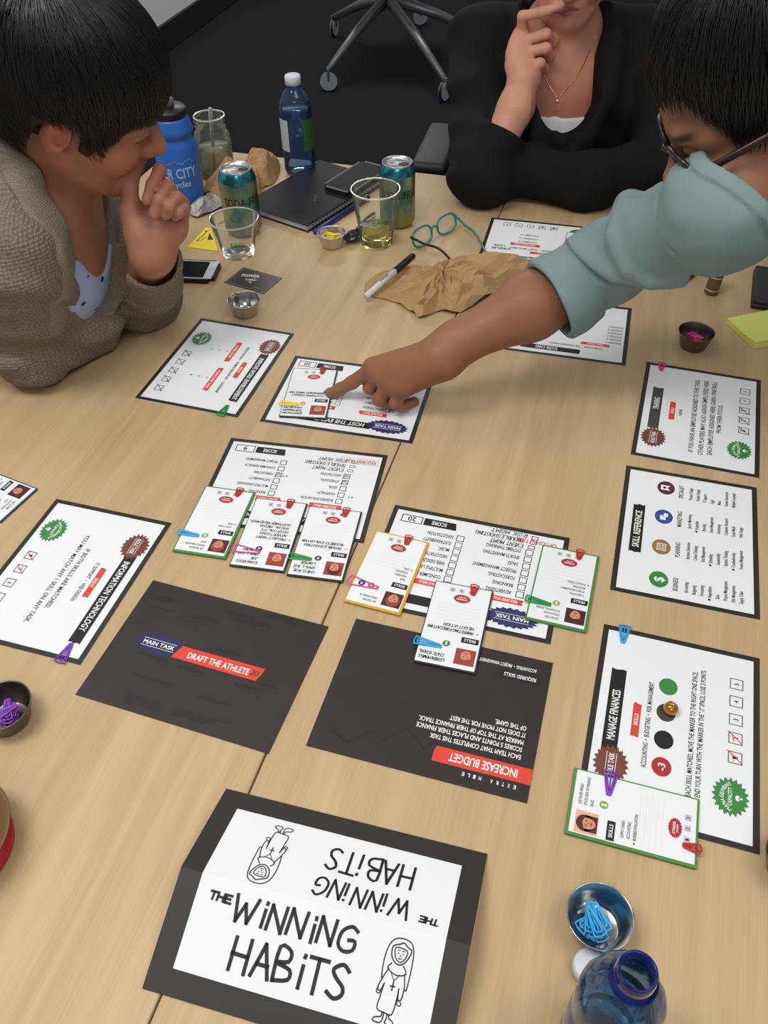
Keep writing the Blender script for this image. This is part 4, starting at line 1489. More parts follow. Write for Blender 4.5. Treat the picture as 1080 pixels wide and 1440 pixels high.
t = thing('tablet', 'thin black tablet lying beyond the sleeve next to the black blazer', 'tablet', (.5560, 1.5380, TZ + .0003), D2R(55))
bm = bm_box(.16, .11, .006, (0, 0, .003), .0015, 2)
from_bm('body', bm, mat('black_tablet', (20, 20, 22), .3), t, angle=40)
part_l = Print()
part_l.frame(-79, -54, 79, 54, 1.6, mat('silver_trim', (160, 164, 168), .3, .8), .5)
part_l.build('edge_trim', t, .006)

t = thing('pen_lid', 'small black pen lid on the table under the sleeve', 'cap', (.5300, 1.3125, TZ + .0062), D2R(40))
from_bm('cap_shell', bm_tube([(-.017, 0, 0), (-.015, 0, 0), (.016, 0, 0)], [.0035, .0055, .0058], 14), mat('marker_black', (22, 22, 24), .35), t, True)
from_bm('pocket_clip', bm_box(.022, .003, .0012, (-.002, 0, .0064), .0004), mat('marker_black', (22, 22, 24), .35), t)

t = thing('paper_slip', 'white paper at the right edge below the blue-grey sleeve', 'paper', (.7270, 1.4250, TZ + .0003), D2R(-52))
paper_part(t, 70, 110, .0006)
part(t, 'lettering', lambda p: [p.rect(-28, 46 - 8 * k, 20, 47.2 - 8 * k, GREYINK) for k in range(9)])

t = thing('triangle_card', 'yellow triangular card with a black warning picture, left of the empty cup', 'card', (-.3190, 1.4810, TZ + .0004), 0)
tri = [(-31.5, -16.5), (-7, 59), (3, 53), (27, -35)]
bm = bmesh.new()
a = [bm.verts.new((x * .001, y * .001, 0)) for x, y in tri]
b = [bm.verts.new((x * .001, y * .001, .0009)) for x, y in tri]
bm.faces.new(b)
bm.faces.new(a[::-1])
for i in range(4):
    j = (i + 1) % 4
    bm.faces.new((a[i], a[j], b[j], b[i]))
bmesh.ops.recalc_face_normals(bm, faces=bm.faces)
from_bm('card_board', bm, mat('warning_yellow', (236, 208, 28), .5), t)
p = Print()
p.poly([(2, 8), (2, 36), (13, 8)], INK)
p.curve([(-16, 6), (-14, 16), (-8, 26), (-4, 40), (0, 44)], 1.6, INK)
p.curve([(-18, 4), (-10, 8), (-2, 20)], 1.2, INK)
p.ellipse(-5, 42, 2.4, 2.6, INK)
p.build('warning_picture', t, .0009)

# black pen near the blue bottle
pa, pz = Vector((-.4000, 1.640, 0)), Vector((-.318, 1.712, 0))
dd = (pz - pa).normalized()
t = thing('black_pen', 'slim black pen lying in front of the blue squeeze bottle', 'pen', (pa.x + .006, pa.y - .012, TZ + .0047), math.atan2(dd.y, dd.x))
from_bm('barrel', bm_tube([(0, 0, 0), (.006, 0, 0), (.09, 0, 0)], [.002, .0044, .0044], 12), mat('black_pen_plastic', (20, 20, 22), .35), t, True)
from_bm('cap', bm_tube([(.0895, 0, 0), (.091, 0, 0), (.118, 0, 0), (.12, 0, 0)], [.0044, .0050, .0048, .003], 12), mat('black_pen_plastic', (20, 20, 22), .35), t, True)


# ------------------------------------------------------------------ crumpled paper things
def n3(x, y, z, s=0.0):
    return (math.sin(x * 1.0 + 1.7 * math.sin(y * .8 + s) + s) + math.sin(y * 1.3 + 1.3 * math.sin(z * 1.1 + x * .5) + 2.1 * s) + math.sin((x + y) * .73 + z + 3 * s)) / 3


def crease(x, y, sc, s):
    """ridged folds: sharp creases like crumpled paper"""
    a = 1 - abs(n3(x * sc, y * sc, 0, s)) * 1.5
    b = 1 - abs(n3(x * sc * 2.1 + 4, y * sc * 2.3, 1, s + 2)) * 1.5
    return a * .65 + b * .35


def crumple(name, outline, hfun, label, cat, m, K=7, sub=2, jit=.25, amp=.006, seed=1, th=.0005, base=TZ + .0006):
    """a crumpled sheet: coarse random facets inside the outline (plan polygon), raised by hfun"""
    rnd = random.Random(seed)
    xs = [p[0] for p in outline]
    ys = [p[1] for p in outline]
    cx, cy = sum(xs) / len(xs), sum(ys) / len(ys)
    ring = [Vector((p.x, p.y, 0)) for p in smooth_path([(x, y, 0) for x, y in outline], sub, True)]
    N = len(ring)
    V, F = [(0, 0, hfun(cx, cy, 0) + rnd.uniform(-amp, amp) * .5)], []
    for k in range(1, K + 1):
        for i in range(N):
            f = (k + (rnd.uniform(-jit, jit) if k < K else rnd.uniform(-.12, .04))) / K
            q = ring[i].lerp(ring[(i + 1) % N], .5 + rnd.uniform(-jit, jit) * 1.6) if k < K else ring[i].lerp(ring[(i + 1) % N], .5)
            x, y = cx + (q.x - cx) * f, cy + (q.y - cy) * f
            h = hfun(x, y, min(f, 1.0))
            V.append((x - cx, y - cy, max(.0002, h + rnd.uniform(-amp, amp) * min(1, h / .008))))
    for i in range(N):
        F.append((0, 1 + i, 1 + (i + 1) % N))
    for k in range(K - 1):
        for i in range(N):
            a, b = 1 + k * N + i, 1 + k * N + (i + 1) % N
            if rnd.random() < .5:
                F += [(a, a + N, b + N), (a, b + N, b)]
            else:
                F += [(a, a + N, b), (b, a + N, b + N)]
    me = bpy.data.meshes.new(name)
    me.from_pydata(V, [], F)
    me.update()
    o = link(name, me, m, None, False, (cx, cy, base))
    s = o.modifiers.new('thickness', 'SOLIDIFY')
    s.thickness = th
    s.offset = 1
    return tag(o, label, cat)


KRAFT = mat('kraft_paper', (178, 142, 100), .8, spec=.2, noise=(70, .12), bump=(260, .35, .002))
bagpts = [(-.026, 1.290), (-.010, 1.345), (.035, 1.362), (.084, 1.352), (.136, 1.372), (.21, 1.390), (.29, 1.372), (.25, 1.32), (.1873, 1.262), (.1245, 1.215), (.098, 1.228), (.0661, 1.205), (.045, 1.235), (.02, 1.262)]


def bag_h(x, y, f):
    # flat at the left (open end), heaped and wrinkled to the right
    g = min(max((x - .02) / .08, 0), 1)
    e = max(0, 1 - f ** 3)
    return max((.003 + .016 * g) * e + .018 * g * crease(x, y, 34, .6) * (1 - .5 * f ** 6) + .002, .0006)


crumple('paper_bag', bagpts, bag_h, 'crumpled brown paper bag under the marker and the forearm', 'bag', KRAFT, 8, 3, .30, .0070, 3)


def bag2_h(x, y, f):
    e = max(0, 1 - f ** 4)
    r = 1 - abs(math.sin((x * .80 - y * .35) * 52 + .5 * math.sin(y * 40)))
    return max(.040 * e * (.25 + .75 * r) + .022 * e, .0008)


bag2 = [(-.310, 1.648), (-.352, 1.690), (-.345, 1.730), (-.280, 1.745), (-.272, 1.80), (-.250, 1.845), (-.215, 1.850), (-.2035, 1.81), (-.2035, 1.755), (-.215, 1.715), (-.236, 1.700), (-.232, 1.665), (-.262, 1.645)]
crumple('paper_bag', bag2, bag2_h, 'creased brown paper bag between the glass jar and the clear water bottle', 'bag', KRAFT, 9, 3, .22, .0035, 5)

foil = [(-.372, 1.606), (-.352, 1.572), (-.330, 1.595), (-.305, 1.612), (-.300, 1.640), (-.322, 1.655), (-.348, 1.648)]
crumple('wrapper', foil, lambda x, y, f: max(.0006, .014 * (1 - f ** 3) * (.4 + crease(x, y, 80, 3)) + .004), 'crumpled silver and white wrapper in front of the blue squeeze bottle', 'wrapper', mat('foil_wrapper', (176, 176, 172), .35, .35, noise=(60, .5)), 5, 2, .3, .006, 8)

# brown bowl on a red foot at the left edge
t = thing('footed_bowl', 'brown bowl on a red foot cut by the left edge', 'bowl', (-.3985, .3400, TZ + .0003))
from_bm('foot', bm_lathe([(0, .003), (.046, .002), (.0490, 0), (.0515, .003), (.0515, .010), (.042, .0135)], 44), mat('red_foot_plastic', (176, 28, 40), .35), t, True)
from_bm('bowl', bm_lathe([(.041, .0132), (.0500, .024), (.0570, .034), (.0578, .0352), (.0560, .0352), (.048, .024), (.039, .0165), (0, .016)], 44), mat('brown_bowl_glaze', (112, 80, 50), .5), t, True)
cup('steel cup cut by the right edge below the manage finances sheet', .3520, .3040, .027, .028, CUPD)
# ------------------------------------------------------------------ sculpting with distance fields
F4 = np.float32


def A3(*v):
    return np.array(v, F4)


def smin(a, b, k):
    h = np.maximum(k - np.abs(a - b), 0) / k
    return np.minimum(a, b) - h * h * k * 0.25


def smax(a, b, k):
    return -smin(-a, -b, k)


def cone(a, b, ra, rb):
    a, b = np.array(a, F4), np.array(b, F4)
    ba = b - a
    L2 = float(ba @ ba) + 1e-12

    def f(P):
        pa = P - a
        t = np.clip(pa @ ba / L2, 0, 1)
        q = pa - t[:, None] * ba
        return np.sqrt((q * q).sum(1)) - (ra + (rb - ra) * t)
    return f


def ball(c, r):
    c = np.array(c, F4)
    return lambda P: np.sqrt(((P - c) ** 2).sum(1)) - r


def ell(c, r, R=None):
    c = np.array(c, F4)
    r = np.array(r, F4)
    R = None if R is None else np.array(R, F4)

    def f(P):
        q = P - c
        if R is not None:
            q = q @ R
        k0 = np.sqrt(((q / r) ** 2).sum(1))
        k1 = np.sqrt(((q / (r * r)) ** 2).sum(1)) + 1e-9
        return k0 * (k0 - 1) / k1
    return f


def U(k, *fs):
    def f(P):
        d = fs[0](P)
        for g in fs[1:]:
            d = smin(d, g(P), k)
        return d
    return f


def SUB(k, f0, *cs):
    def f(P):
        d = f0(P)
        for g in cs:
            d = smax(d, -g(P), k)
        return d
    return f


def AND(k, *fs):
    def f(P):
        d = fs[0](P)
        for g in fs[1:]:
            d = smax(d, g(P), k)
        return d
    return f


def half(p, n):
    """inside where (x-p).n < 0"""
    p = np.array(p, F4)
    n = np.array(n, F4)
    n = n / np.linalg.norm(n)
    return lambda P: (P - p) @ n


def near(f, pts, r, m=.035):
    """f worked out only close to pts; farther off a safe lower bound stands in"""
    p = np.array(pts, F4)
    c = (p.min(0) + p.max(0)) / 2
    R = float(np.sqrt(((p - c) ** 2).sum(1)).max()) + r

    def g(P):
        d = np.sqrt(((P - c) ** 2).sum(1)) - F4(R)
        i = np.nonzero(d < m)[0]
        d = np.maximum(d, F4(m)) if len(i) < len(d) else d
        if len(i):
            d[i] = f(P[i])
        return d
    return g


def chain(pts, rad, k=None):
    fs = [cone(pts[i], pts[i + 1], rad[i], rad[i + 1]) for i in range(len(pts) - 1)]
    if len(fs) == 1:
        return fs[0]
    if len(fs) > 6:
        h = len(fs) // 2
        return near(U(k or min(rad) * .5, chain(pts[:h + 1], rad[:h + 1], k), chain(pts[h:], rad[h:], k)), pts, max(rad))
    return near(U(k or min(rad) * .5, *fs), pts, max(rad))


def xf(f, R, t, s=1.0):
    """field f moved into the world: local axes are the columns of R"""
    R = np.array(R, F4)
    t = np.array(t, F4)
    return lambda P: f(((P - t) @ R) / F4(s)) * s


def mirror(f):
    def g(P):
        Q = P.copy()
        Q[:, 0] = np.abs(Q[:, 0])
        return f(Q)
    return g


def disp(f, g):
    return lambda P: f(P) + g(P)


def sculpt(f, lo, hi, h, newton=1):
    """surface of f<0 as (verts, quads): sparse blocks, surface nets, then a projection onto the field"""
    B = 8
    lo = np.array(lo, F4)
    n = (np.ceil((np.array(hi) - lo) / (h * B)).astype(int)) * B
    nb = n // B
    g = np.stack(np.meshgrid(*[np.arange(k) for k in nb], indexing='ij'), -1).reshape(-1, 3)
    ctr = lo + (g * B + (B - 1) / 2).astype(F4) * F4(h)
    dc = f(ctr.astype(F4))
    Rr = h * B * .5 * 1.732
    act = np.abs(dc) < Rr * 1.5 + .004
    vol = np.repeat(np.repeat(np.repeat(dc.reshape(nb), B, 0), B, 1), B, 2).astype(F4)
    off = np.stack(np.meshgrid(*[np.arange(B)] * 3, indexing='ij'), -1).reshape(-1, 3)
    ga = g[act]
    for i in range(0, len(ga), 800):
        idx = (ga[i:i + 800, None, :] * B + off[None]).reshape(-1, 3)
        vol[idx[:, 0], idx[:, 1], idx[:, 2]] = f((lo + idx.astype(F4) * F4(h)).astype(F4))
    s = vol < 0
    cs = [(i, j, k) for i in (0, 1) for j in (0, 1) for k in (0, 1)]
    cnt = np.zeros(tuple(n - 1), np.int8)
    for i, j, k in cs:
        cnt += s[i:n[0] - 1 + i, j:n[1] - 1 + j, k:n[2] - 1 + k]
    cell = np.argwhere((cnt > 0) & (cnt < 8))
    vid = np.full(tuple(n - 1), -1, np.int32)
    vid[cell[:, 0], cell[:, 1], cell[:, 2]] = np.arange(len(cell))
    cv = {c: vol[cell[:, 0] + c[0], cell[:, 1] + c[1], cell[:, 2] + c[2]] for c in cs}
    acc = np.zeros((len(cell), 3), F4)
    num = np.zeros(len(cell), F4)
    for a in cs:
        for ax in range(3):
            if a[ax] == 0:
                b = list(a)
                b[ax] = 1
                b = tuple(b)
                va, vb = cv[a], cv[b]
                m = (va < 0) != (vb < 0)
                t = np.where(m, va / np.where(m, va - vb, 1), 0)
                p = np.tile(np.array(a, F4), (len(cell), 1))
                p[:, ax] += t
                acc += p * m[:, None]
                num += m
    V = lo + (cell + acc / np.maximum(num, 1)[:, None]).astype(F4) * F4(h)
    Q = []
    for ax in range(3):
        u, v = (ax + 1) % 3, (ax + 2) % 3
        sl0 = [slice(1, n[d] - 1) for d in range(3)]
        sl0[ax] = slice(0, n[ax] - 1)
        sl1 = list(sl0)
        sl1[ax] = slice(1, n[ax])
        a, b = s[tuple(sl0)], s[tuple(sl1)]
        e = np.argwhere(a != b)
        o = np.ones(3, int)
        o[ax] = 0
        e = e + o
        inside = s[e[:, 0], e[:, 1], e[:, 2]]
        du, dv = np.zeros(3, int), np.zeros(3, int)
        du[u], dv[v] = 1, 1
        q = [vid[tuple((e - du - dv).T)], vid[tuple((e - dv).T)], vid[tuple(e.T)], vid[tuple((e - du).T)]]
        q = np.stack(q, 1)
        q[~inside] = q[~inside][:, ::-1]
        Q.append(q)
    Q = np.concatenate(Q)
    Q = Q[(Q >= 0).all(1)]
    eps = F4(h * .5)
    for _ in range(newton):
        d = f(V)
        G = np.stack([f(V + np.eye(3, dtype=F4)[i] * eps) - f(V - np.eye(3, dtype=F4)[i] * eps) for i in range(3)], 1) / (2 * eps)
        l = (G * G).sum(1)
        st = (d / np.maximum(l, .25))[:, None] * G
        ln = np.sqrt((st * st).sum(1))
        st *= np.minimum(1, h * .7 / np.maximum(ln, 1e-9))[:, None]
        V = V - st
    return V, Q


def np_mesh(name, V, Q):
    me = bpy.data.meshes.new(name)
    me.vertices.add(len(V))
    me.vertices.foreach_set('co', np.ascontiguousarray(V, dtype=np.float32).ravel())
    k = Q.shape[1]
    me.loops.add(len(Q) * k)
    me.loops.foreach_set('vertex_index', np.ascontiguousarray(Q, dtype=np.int32).ravel())
    me.polygons.add(len(Q))
    me.polygons.foreach_set('loop_start', np.arange(0, len(Q) * k, k, dtype=np.int32))
    me.update(calc_edges=True)
    me.validate()
    return me


def body_obj(name, f, lo, hi, h, m, parent, tint=None, newton=1):
    V, Q = sculpt(f, lo, hi, h, newton)
    # world coordinates -> parent frame (parents carry only a location)
    me = np_mesh(name, V - np.array(parent.location, F4), Q)
    if tint is not None:
        c = tint(V)
        a = me.color_attributes.new('tint', 'FLOAT_COLOR', 'POINT')
        a.data.foreach_set('color', np.concatenate([c, np.ones((len(V), 1))], 1).astype(F4).ravel())
    return link(name, me, m, parent, True)


# ------------------------------------------------------------------ head and hands
def head_field(jaw=1.0, nose=1.0, female=False):
    cr = U(.03, ell((0, -.018, .045), (.076, .100, .082)), ell((0, .030, -.018), (.063, .060, .088)))
    jawf = U(.03, ell((0, .036, -.066), (.050 * jaw, .052, .042)), ball((0, .074, -.092), .021))
    jside = mirror(cone((.056 * jaw, .004, -.045), (.020, .070, -.094), .018, .016))
    cheek = mirror(ball((.040, .060, -.024), .030))
    brow = mirror(U(.01, cone((.008, .091, .028), (.030, .088, .031), .010, .010), cone((.030, .088, .031), (.052, .066, .024), .010, .010)))
    d = U(.022, cr, jawf, jside, cheek, brow)
    sock = mirror(ell((.033, .100, .007), (.019, .014, .012)))
    d = SUB(.014, d, sock)
    eye = mirror(ell((.032, .076, .008), (.0155, .0140, .0125)))
    lid = mirror(U(.004, cone((.019, .0865, .010), (.032, .0905, .0145), .004, .0046), cone((.032, .0905, .0145), (.046, .081, .009), .0046, .004)))
    lid2 = mirror(cone((.021, .0865, .001), (.043, .083, .001), .0034, .0032))
    d = U(.004, d, eye)
    d = U(.005, d, lid, lid2)
    ns = U(.010, cone((0, .092, .014), (0, .1135 * nose, -.022), .0085, .0105), ball((0, .1135 * nose, -.026), .0125), mirror(ball((.0135, .100, -.031), .0085)))
    d = U(.012, d, ns)
    d = SUB(.004, d, mirror(ell((.0065, .108, -.037), (.0042, .006, .004))))
    lips = U(.004, mirror(U(.004, cone((0, .0985, -.0555), (.024, .085, -.063), .0062, .0030), cone((0, .0965, -.0685), (.022, .085, -.0645), .0072, .0030))))
    mz = ell((0, .080, -.062), (.030, .020, .022))
    d = U(.016, d, mz)
    d = U(.006, d, lips)
    d = SUB(.003, d, mirror(cone((0, .1065, -.0625), (.024, .0915, -.0645), .0014, .0008)))
    Re = np.array(Matrix.Rotation(-.25, 3, 'X') @ Matrix.Rotation(-.35, 3, 'Z'))
    ear = ell((.0755, -.010, -.002), (.0085, .0185, .0320), Re)
    ear = SUB(.006, ear, ell((.0835, -.004, .004), (.0065, .0100, .0175), Re), ball((.080, -.002, -.007), .007))
    ear = U(.008, ear, ball((.0715, .000, -.030), .0075), cone((.070, .004, -.012), (.072, .004, -.002), .005, .005))
    d = U(.006, d, mirror(ear))
    return d


def head_tint(R, t, s, base, lip, brow, blush):
    R = np.array(R, F4)
    t = np.array(t, F4)

    def g(V, c):
        q = ((V - t) @ R) / F4(s)
        x, y, z = np.abs(q[:, 0]), q[:, 1], q[:, 2]
        front = np.clip((y - .03) / .02, 0, 1)
        here = np.clip((.17 - np.sqrt((q * q).sum(1))) / .02, 0, 1)

        def blend(w, col):
            w = (np.clip(w, 0, 1) * here)[:, None]
            c[:] = c * (1 - w) + np.array(col, F4) * w
        blend(.6 * np.exp(-(((x - .045) / .022) ** 2 + ((z + .03) / .022) ** 2)) * front, blush)
        blend(.55 * np.exp(-((x / .016) ** 2 + ((z + .028) / .014) ** 2)) * np.clip((y - .095) / .01, 0, 1), blush)
        blend(.8 * np.clip((x - .066) / .006, 0, 1) * np.exp(-((y + .008) / .03) ** 2 - ((z + .002) / .04) ** 2), blush)
        lipd = (x / .025) ** 2 + ((z + .0625) / np.maximum(.0125 * (1 - .55 * x / .025), .003)) ** 2
        blend((1.15 - lipd) * 5 * np.clip((y - .08) / .006, 0, 1), lip)
        blend(np.exp(-((x / .026) ** 6 + ((z + .063) / .0013) ** 2)) * np.clip((y - .08) / .006, 0, 1) * .8, [v * .35 for v in lip])
        bz = .033 + .006 * np.sin(np.clip((x - .012) / .04, 0, 1) * 2.4) - .004
        blend(.9 * np.clip(1.2 - ((z - bz) / .0048) ** 2, 0, 1) * np.clip((x - .010) / .005, 0, 1) * np.clip((.056 - x) / .008, 0, 1) * front, brow)
        blend(.95 * np.clip(1.3 - ((z - (.0065 - .12 * np.abs(x - .032))) / .0022) ** 2, 0, 1) * np.clip((x - .016) / .003, 0, 1) * np.clip((.050 - x) / .003, 0, 1) * np.clip((y - .06) / .01, 0, 1), [v * .5 for v in brow])
        blend(np.exp(-(((x - .0065) / .0045) ** 2 + ((z + .0365) / .0035) ** 2)) * np.clip((y - .09) / .01, 0, 1), [v * .4 for v in base])
        return c
    return g


def finger(pts, r0, r1):
    n = len(pts)
    rad = [r0 + (r1 - r0) * i / (n - 1) for i in range(n)]
    return near(U(.004, *[cone(pts[i], pts[i + 1], rad[i], rad[i + 1]) for i in range(n - 1)]), pts, r0)


def fingers(*fs):
    def f(P):
        d = fs[0](P)
        for g in fs[1:]:
            d = smin(d, g(P), .0022)
        return d
    return f


def nail(tip, prev, out, r):
    """a nail plate on the back of a fingertip"""
    tip, prev, out = [np.array(v, float) for v in (tip, prev, out)]
    ax = tip - prev
    ax /= np.linalg.norm(ax)
    out = out - ax * (out @ ax)
    out /= np.linalg.norm(out)
    sd = np.cross(out, ax)
    c = tip + ax * r * .15 + out * r * .80
    return ell(c, (r * .72, r * 1.0, r * .30), np.column_stack([sd, ax, out]))


def relaxed_hand(wrist, d, n, side, s=1.0):
    """a loosely curled hand: d along the hand, n out of its back, side +1/-1 puts the thumb"""
    w, d, n = [np.array(v, float) for v in (wrist, d, n)]
    d /= np.linalg.norm(d)
    n = n - d * (n @ d)
    n /= np.linalg.norm(n)
    l = np.cross(n, d) * side
    Pt = lambda a, b, c: w + (d * a + l * b + n * c) * s
    palm = U(.014, cone(Pt(0, 0, 0), Pt(.085, .026, .002), .022 * s, .014 * s), cone(Pt(0, 0, 0), Pt(.088, .006, .004), .022 * s, .014 * s), cone(Pt(0, 0, 0), Pt(.084, -.014, .003), .021 * s, .013 * s), cone(Pt(0, 0, 0), Pt(.076, -.031, 0), .020 * s, .012 * s))
    fs = []
    for b, L, x0 in ((.027, 1.0, .088), (.007, 1.08, .092), (-.013, 1.0, .088), (-.032, .80, .078)):
        fs.append(finger([Pt(x0, b, .003), Pt(x0 + .036 * L, b * 1.08, -.006), Pt(x0 + .056 * L, b * 1.1, -.026), Pt(x0 + .060 * L, b * 1.08, -.046)], .0092 * s, .0072 * s))
    th = finger([Pt(.02, .022, -.008), Pt(.052, .045, -.016), Pt(.078, .046, -.024), Pt(.098, .038, -.030)], .0125 * s, .0085 * s)
    return U(.010, palm, fingers(*fs), th)


def skin_mat(name, rough=.5):
    m = bpy.data.materials.new(name)
    m.use_nodes = True
    nt = m.node_tree
    b = nt.nodes['Principled BSDF']
    at = nt.nodes.new('ShaderNodeAttribute')
    at.attribute_name = 'tint'
    tc = nt.nodes.new('ShaderNodeTexCoord')
    n = nt.nodes.new('ShaderNodeTexNoise')
    n.inputs['Scale'].default_value = 55
    n.inputs['Detail'].default_value = 5
    nt.links.new(tc.outputs['Object'], n.inputs['Vector'])
    rmp = nt.nodes.new('ShaderNodeMapRange')
    rmp.inputs['To Min'].default_value = .86
    rmp.inputs['To Max'].default_value = 1.12
    nt.links.new(n.outputs['Fac'], rmp.inputs['Value'])
    mx = nt.nodes.new('ShaderNodeVectorMath')
    mx.operation = 'SCALE'
    nt.links.new(at.outputs['Color'], mx.inputs[0])
    nt.links.new(rmp.outputs['Result'], mx.inputs['Scale'])
    nt.links.new(mx.outputs['Vector'], b.inputs['Base Color'])
    b.inputs['Roughness'].default_value = rough
    b.inputs['Specular IOR Level'].default_value = .35
    b.inputs['Subsurface Weight'].default_value = .12
    b.inputs['Subsurface Radius'].default_value = (.010, .004, .002)
    b.inputs['Subsurface Scale'].default_value = .5
    n2 = nt.nodes.new('ShaderNodeTexNoise')
    n2.inputs['Scale'].default_value = 420
    nt.links.new(tc.outputs['Object'], n2.inputs['Vector'])
    bp = nt.nodes.new('ShaderNodeBump')
    bp.inputs['Strength'].default_value = .12
    bp.inputs['Distance'].default_value = .001
    nt.links.new(n2.outputs['Fac'], bp.inputs['Height'])
    nt.links.new(bp.outputs['Normal'], b.inputs['Normal'])
    return m


def hair_mat(name, rgb, rough=.42):
    m = mat(name, rgb, rough, spec=.45)
    return m


def knit_mat(name, rgb, scale=190, strength=.9):
    m = mat(name, rgb, .9, spec=.12)
    nt = m.node_tree
    b = nt.nodes['Principled BSDF']
    tc = nt.nodes.new('ShaderNodeTexCoord')
    vo = nt.nodes.new('ShaderNodeTexVoronoi')
    vo.inputs['Scale'].default_value = scale
    vo.inputs['Randomness'].default_value = .35
    nt.links.new(tc.outputs['Object'], vo.inputs['Vector'])
    bp = nt.nodes.new('ShaderNodeBump')
    bp.inputs['Strength'].default_value = strength
    bp.inputs['Distance'].default_value = .003
    bp.invert = True
    nt.links.new(vo.outputs['Distance'], bp.inputs['Height'])
    nt.links.new(bp.outputs['Normal'], b.inputs['Normal'])
    c = lin(rgb)
    cr = nt.nodes.new('ShaderNodeValToRGB')
    cr.color_ramp.elements[0].color = tuple(min(1, v * 1.12) for v in c[:3]) + (1,)
    cr.color_ramp.elements[1].position = .75
    cr.color_ramp.elements[1].color = tuple(v * .62 for v in c[:3]) + (1,)
    nt.links.new(vo.outputs['Distance'], cr.inputs[0])
    nt.links.new(cr.outputs[0], b.inputs['Base Color'])
    return m


def strands(n, root_fn, parent, m, width=.0011, seed=1, name='hair_strand_layer'):
    """many thin tapering locks in one mesh; root_fn(rnd) gives a point list in the world"""
    rnd = random.Random(seed)
    V, F = [], []
    o0 = Vector(parent.location)
    for _ in range(n):
        pts = root_fn(rnd)
        if not pts:
            continue
        k = len(pts)
        base = len(V)
        for i, p in enumerate(pts):
            p = Vector(p)
            t = (Vector(pts[min(i + 1, k - 1)]) - Vector(pts[max(i - 1, 0)])).normalized()
            u = t.cross(Vector((.31, .52, .8))).normalized()
            v = t.cross(u)
            wv = width * (1 - .85 * (i / (k - 1)) ** 2)
            for q in range(3):
                a = 2 * math.pi * q / 3
                V.append(tuple(p - o0 + (u * math.cos(a) + v * math.sin(a)) * wv))
        for i in range(k - 1):
            for q in range(3):
                r = (q + 1) % 3
                F.append((base + i * 3 + q, base + i * 3 + r, base + i * 3 + 3 + r, base + i * 3 + 3 + q))
    me = bpy.data.meshes.new(name)
    me.from_pydata(V, [], F)
    return V, F


def add_strands(o, V, F):
    """join strand geometry into an existing hair mesh"""
    me = o.data
    n0 = len(me.vertices)
    bm = bmesh.new()
    bm.from_mesh(me)
    vs = [bm.verts.new(v) for v in V]
    for f in F:
        fc = bm.faces.new([vs[i] for i in f])
        fc.smooth = True
    bm.to_mesh(me)
    bm.free()
# ------------------------------------------------------------------ people
def srgb(c):
    return list(lin(c)[:3])


def solid_tint(base, *mods):
    def g(V):
        c = np.tile(np.array(base, F4), (len(V), 1))
        for m in mods:
            c = m(V, c)
        return c
    return g


def axes(fwd, up):
    f = Vector(fwd).normalized()
    u = Vector(up)
    u = (u - f * u.dot(f)).normalized()
    r = f.cross(u)
    return np.array([[r.x, f.x, u.x], [r.y, f.y, u.y], [r.z, f.z, u.z]])


def local_pt(R, t, s, p):
    return np.array(t) + (np.array(R) @ np.array(p, float)) * s


def wav(P, d, fr, ph=0.0):
    return np.sin(P @ np.array(d, F4) * F4(fr) + F4(ph))


def folds(f, amp, fr, d, d2, ph=0.0, mask=None):
    """soft cloth folds: wandering ridges across direction d"""
    def g(P):
        w = wav(P, d, fr, ph + 0) * .6 + .4 * np.sin(P @ np.array(d, F4) * F4(fr * 1.7) + 2.0 * wav(P, d2, fr * .45, ph))
        w = w + .8 * wav(P, d2, fr * .35, 1.3 + ph) * wav(P, d, fr * .55, .4)
        a = amp if mask is None else amp * mask(P)
        return f(P) + F4(1) * a * w
    return g


M_SHIRTLAB = None
# =================================================================== person in the beige cardigan
pA = thing('person', 'person in a beige knit cardigan, short black hair, chin resting on a fist', 'person', (-.62, 1.18, 0.0))
RA = np.array([[-.020, .892, .452], [-.966, .098, -.237], [-.256, -.441, .860]])
tA, sA = (-.366, 1.104, 1.131), .95
headA = near(xf(head_field(jaw=1.04, nose=.97), RA, tA, sA), [tA], .15, .05)
shR, elR, haR = (-.475, 1.03, .965), (-.520, 1.075, .793), (-.437, 1.140, .788)
shL, elL, wrL = (-.50, 1.33, .965), (-.380, 1.228, .789), (-.3076, 1.0808, .9346)
neckA = U(.03, cone((-.478, 1.165, .985), local_pt(RA, tA, sA, (0, -.02, -.06)), .062, .054), cone((-.43, 1.14, 1.0), local_pt(RA, tA, sA, (0, .02, -.07)), .038, .036))
chestA = U(.05, ell((-.500, 1.17, .920), (.105, .155, .150)), cone(shR, (-.478, 1.165, .985), .048, .06), cone(shL, (-.478, 1.165, .985), .048, .06), cone((-.62, 1.18, .90), (-.82, 1.20, .76), .10, .105), cone((-.82, 1.20, .76), (-.95, 1.22, .54), .105, .13))
A_f = {'idx': [(-.2912, 1.1121, 1.0079), (-.2818, 1.104, 1.038), (-.2873, 1.0754, 1.0321), (-.2949, 1.0648, 1.0174)],
       'mid': [(-.2804, 1.1098, 1.0029), (-.2691, 1.0845, 1.0257), (-.2765, 1.0568, 1.0207), (-.287, 1.0552, 1.0036)],
       'rng': [(-.2699, 1.1064, .9953), (-.2588, 1.0752, 1.0136), (-.2647, 1.0537, 1.0134), (-.2736, 1.0585, .9998)],
       'pky': [(-.2628, 1.1044, .9862), (-.2517, 1.0729, 1.0), (-.2554, 1.0573, 1.0028), (-.264, 1.0665, .9937)]}
thA = [(-.3208, 1.0882, .956), (-.3263, 1.089, .9921), (-.3223, 1.0945, 1.0186), (-.3166, 1.1053, 1.0364)]
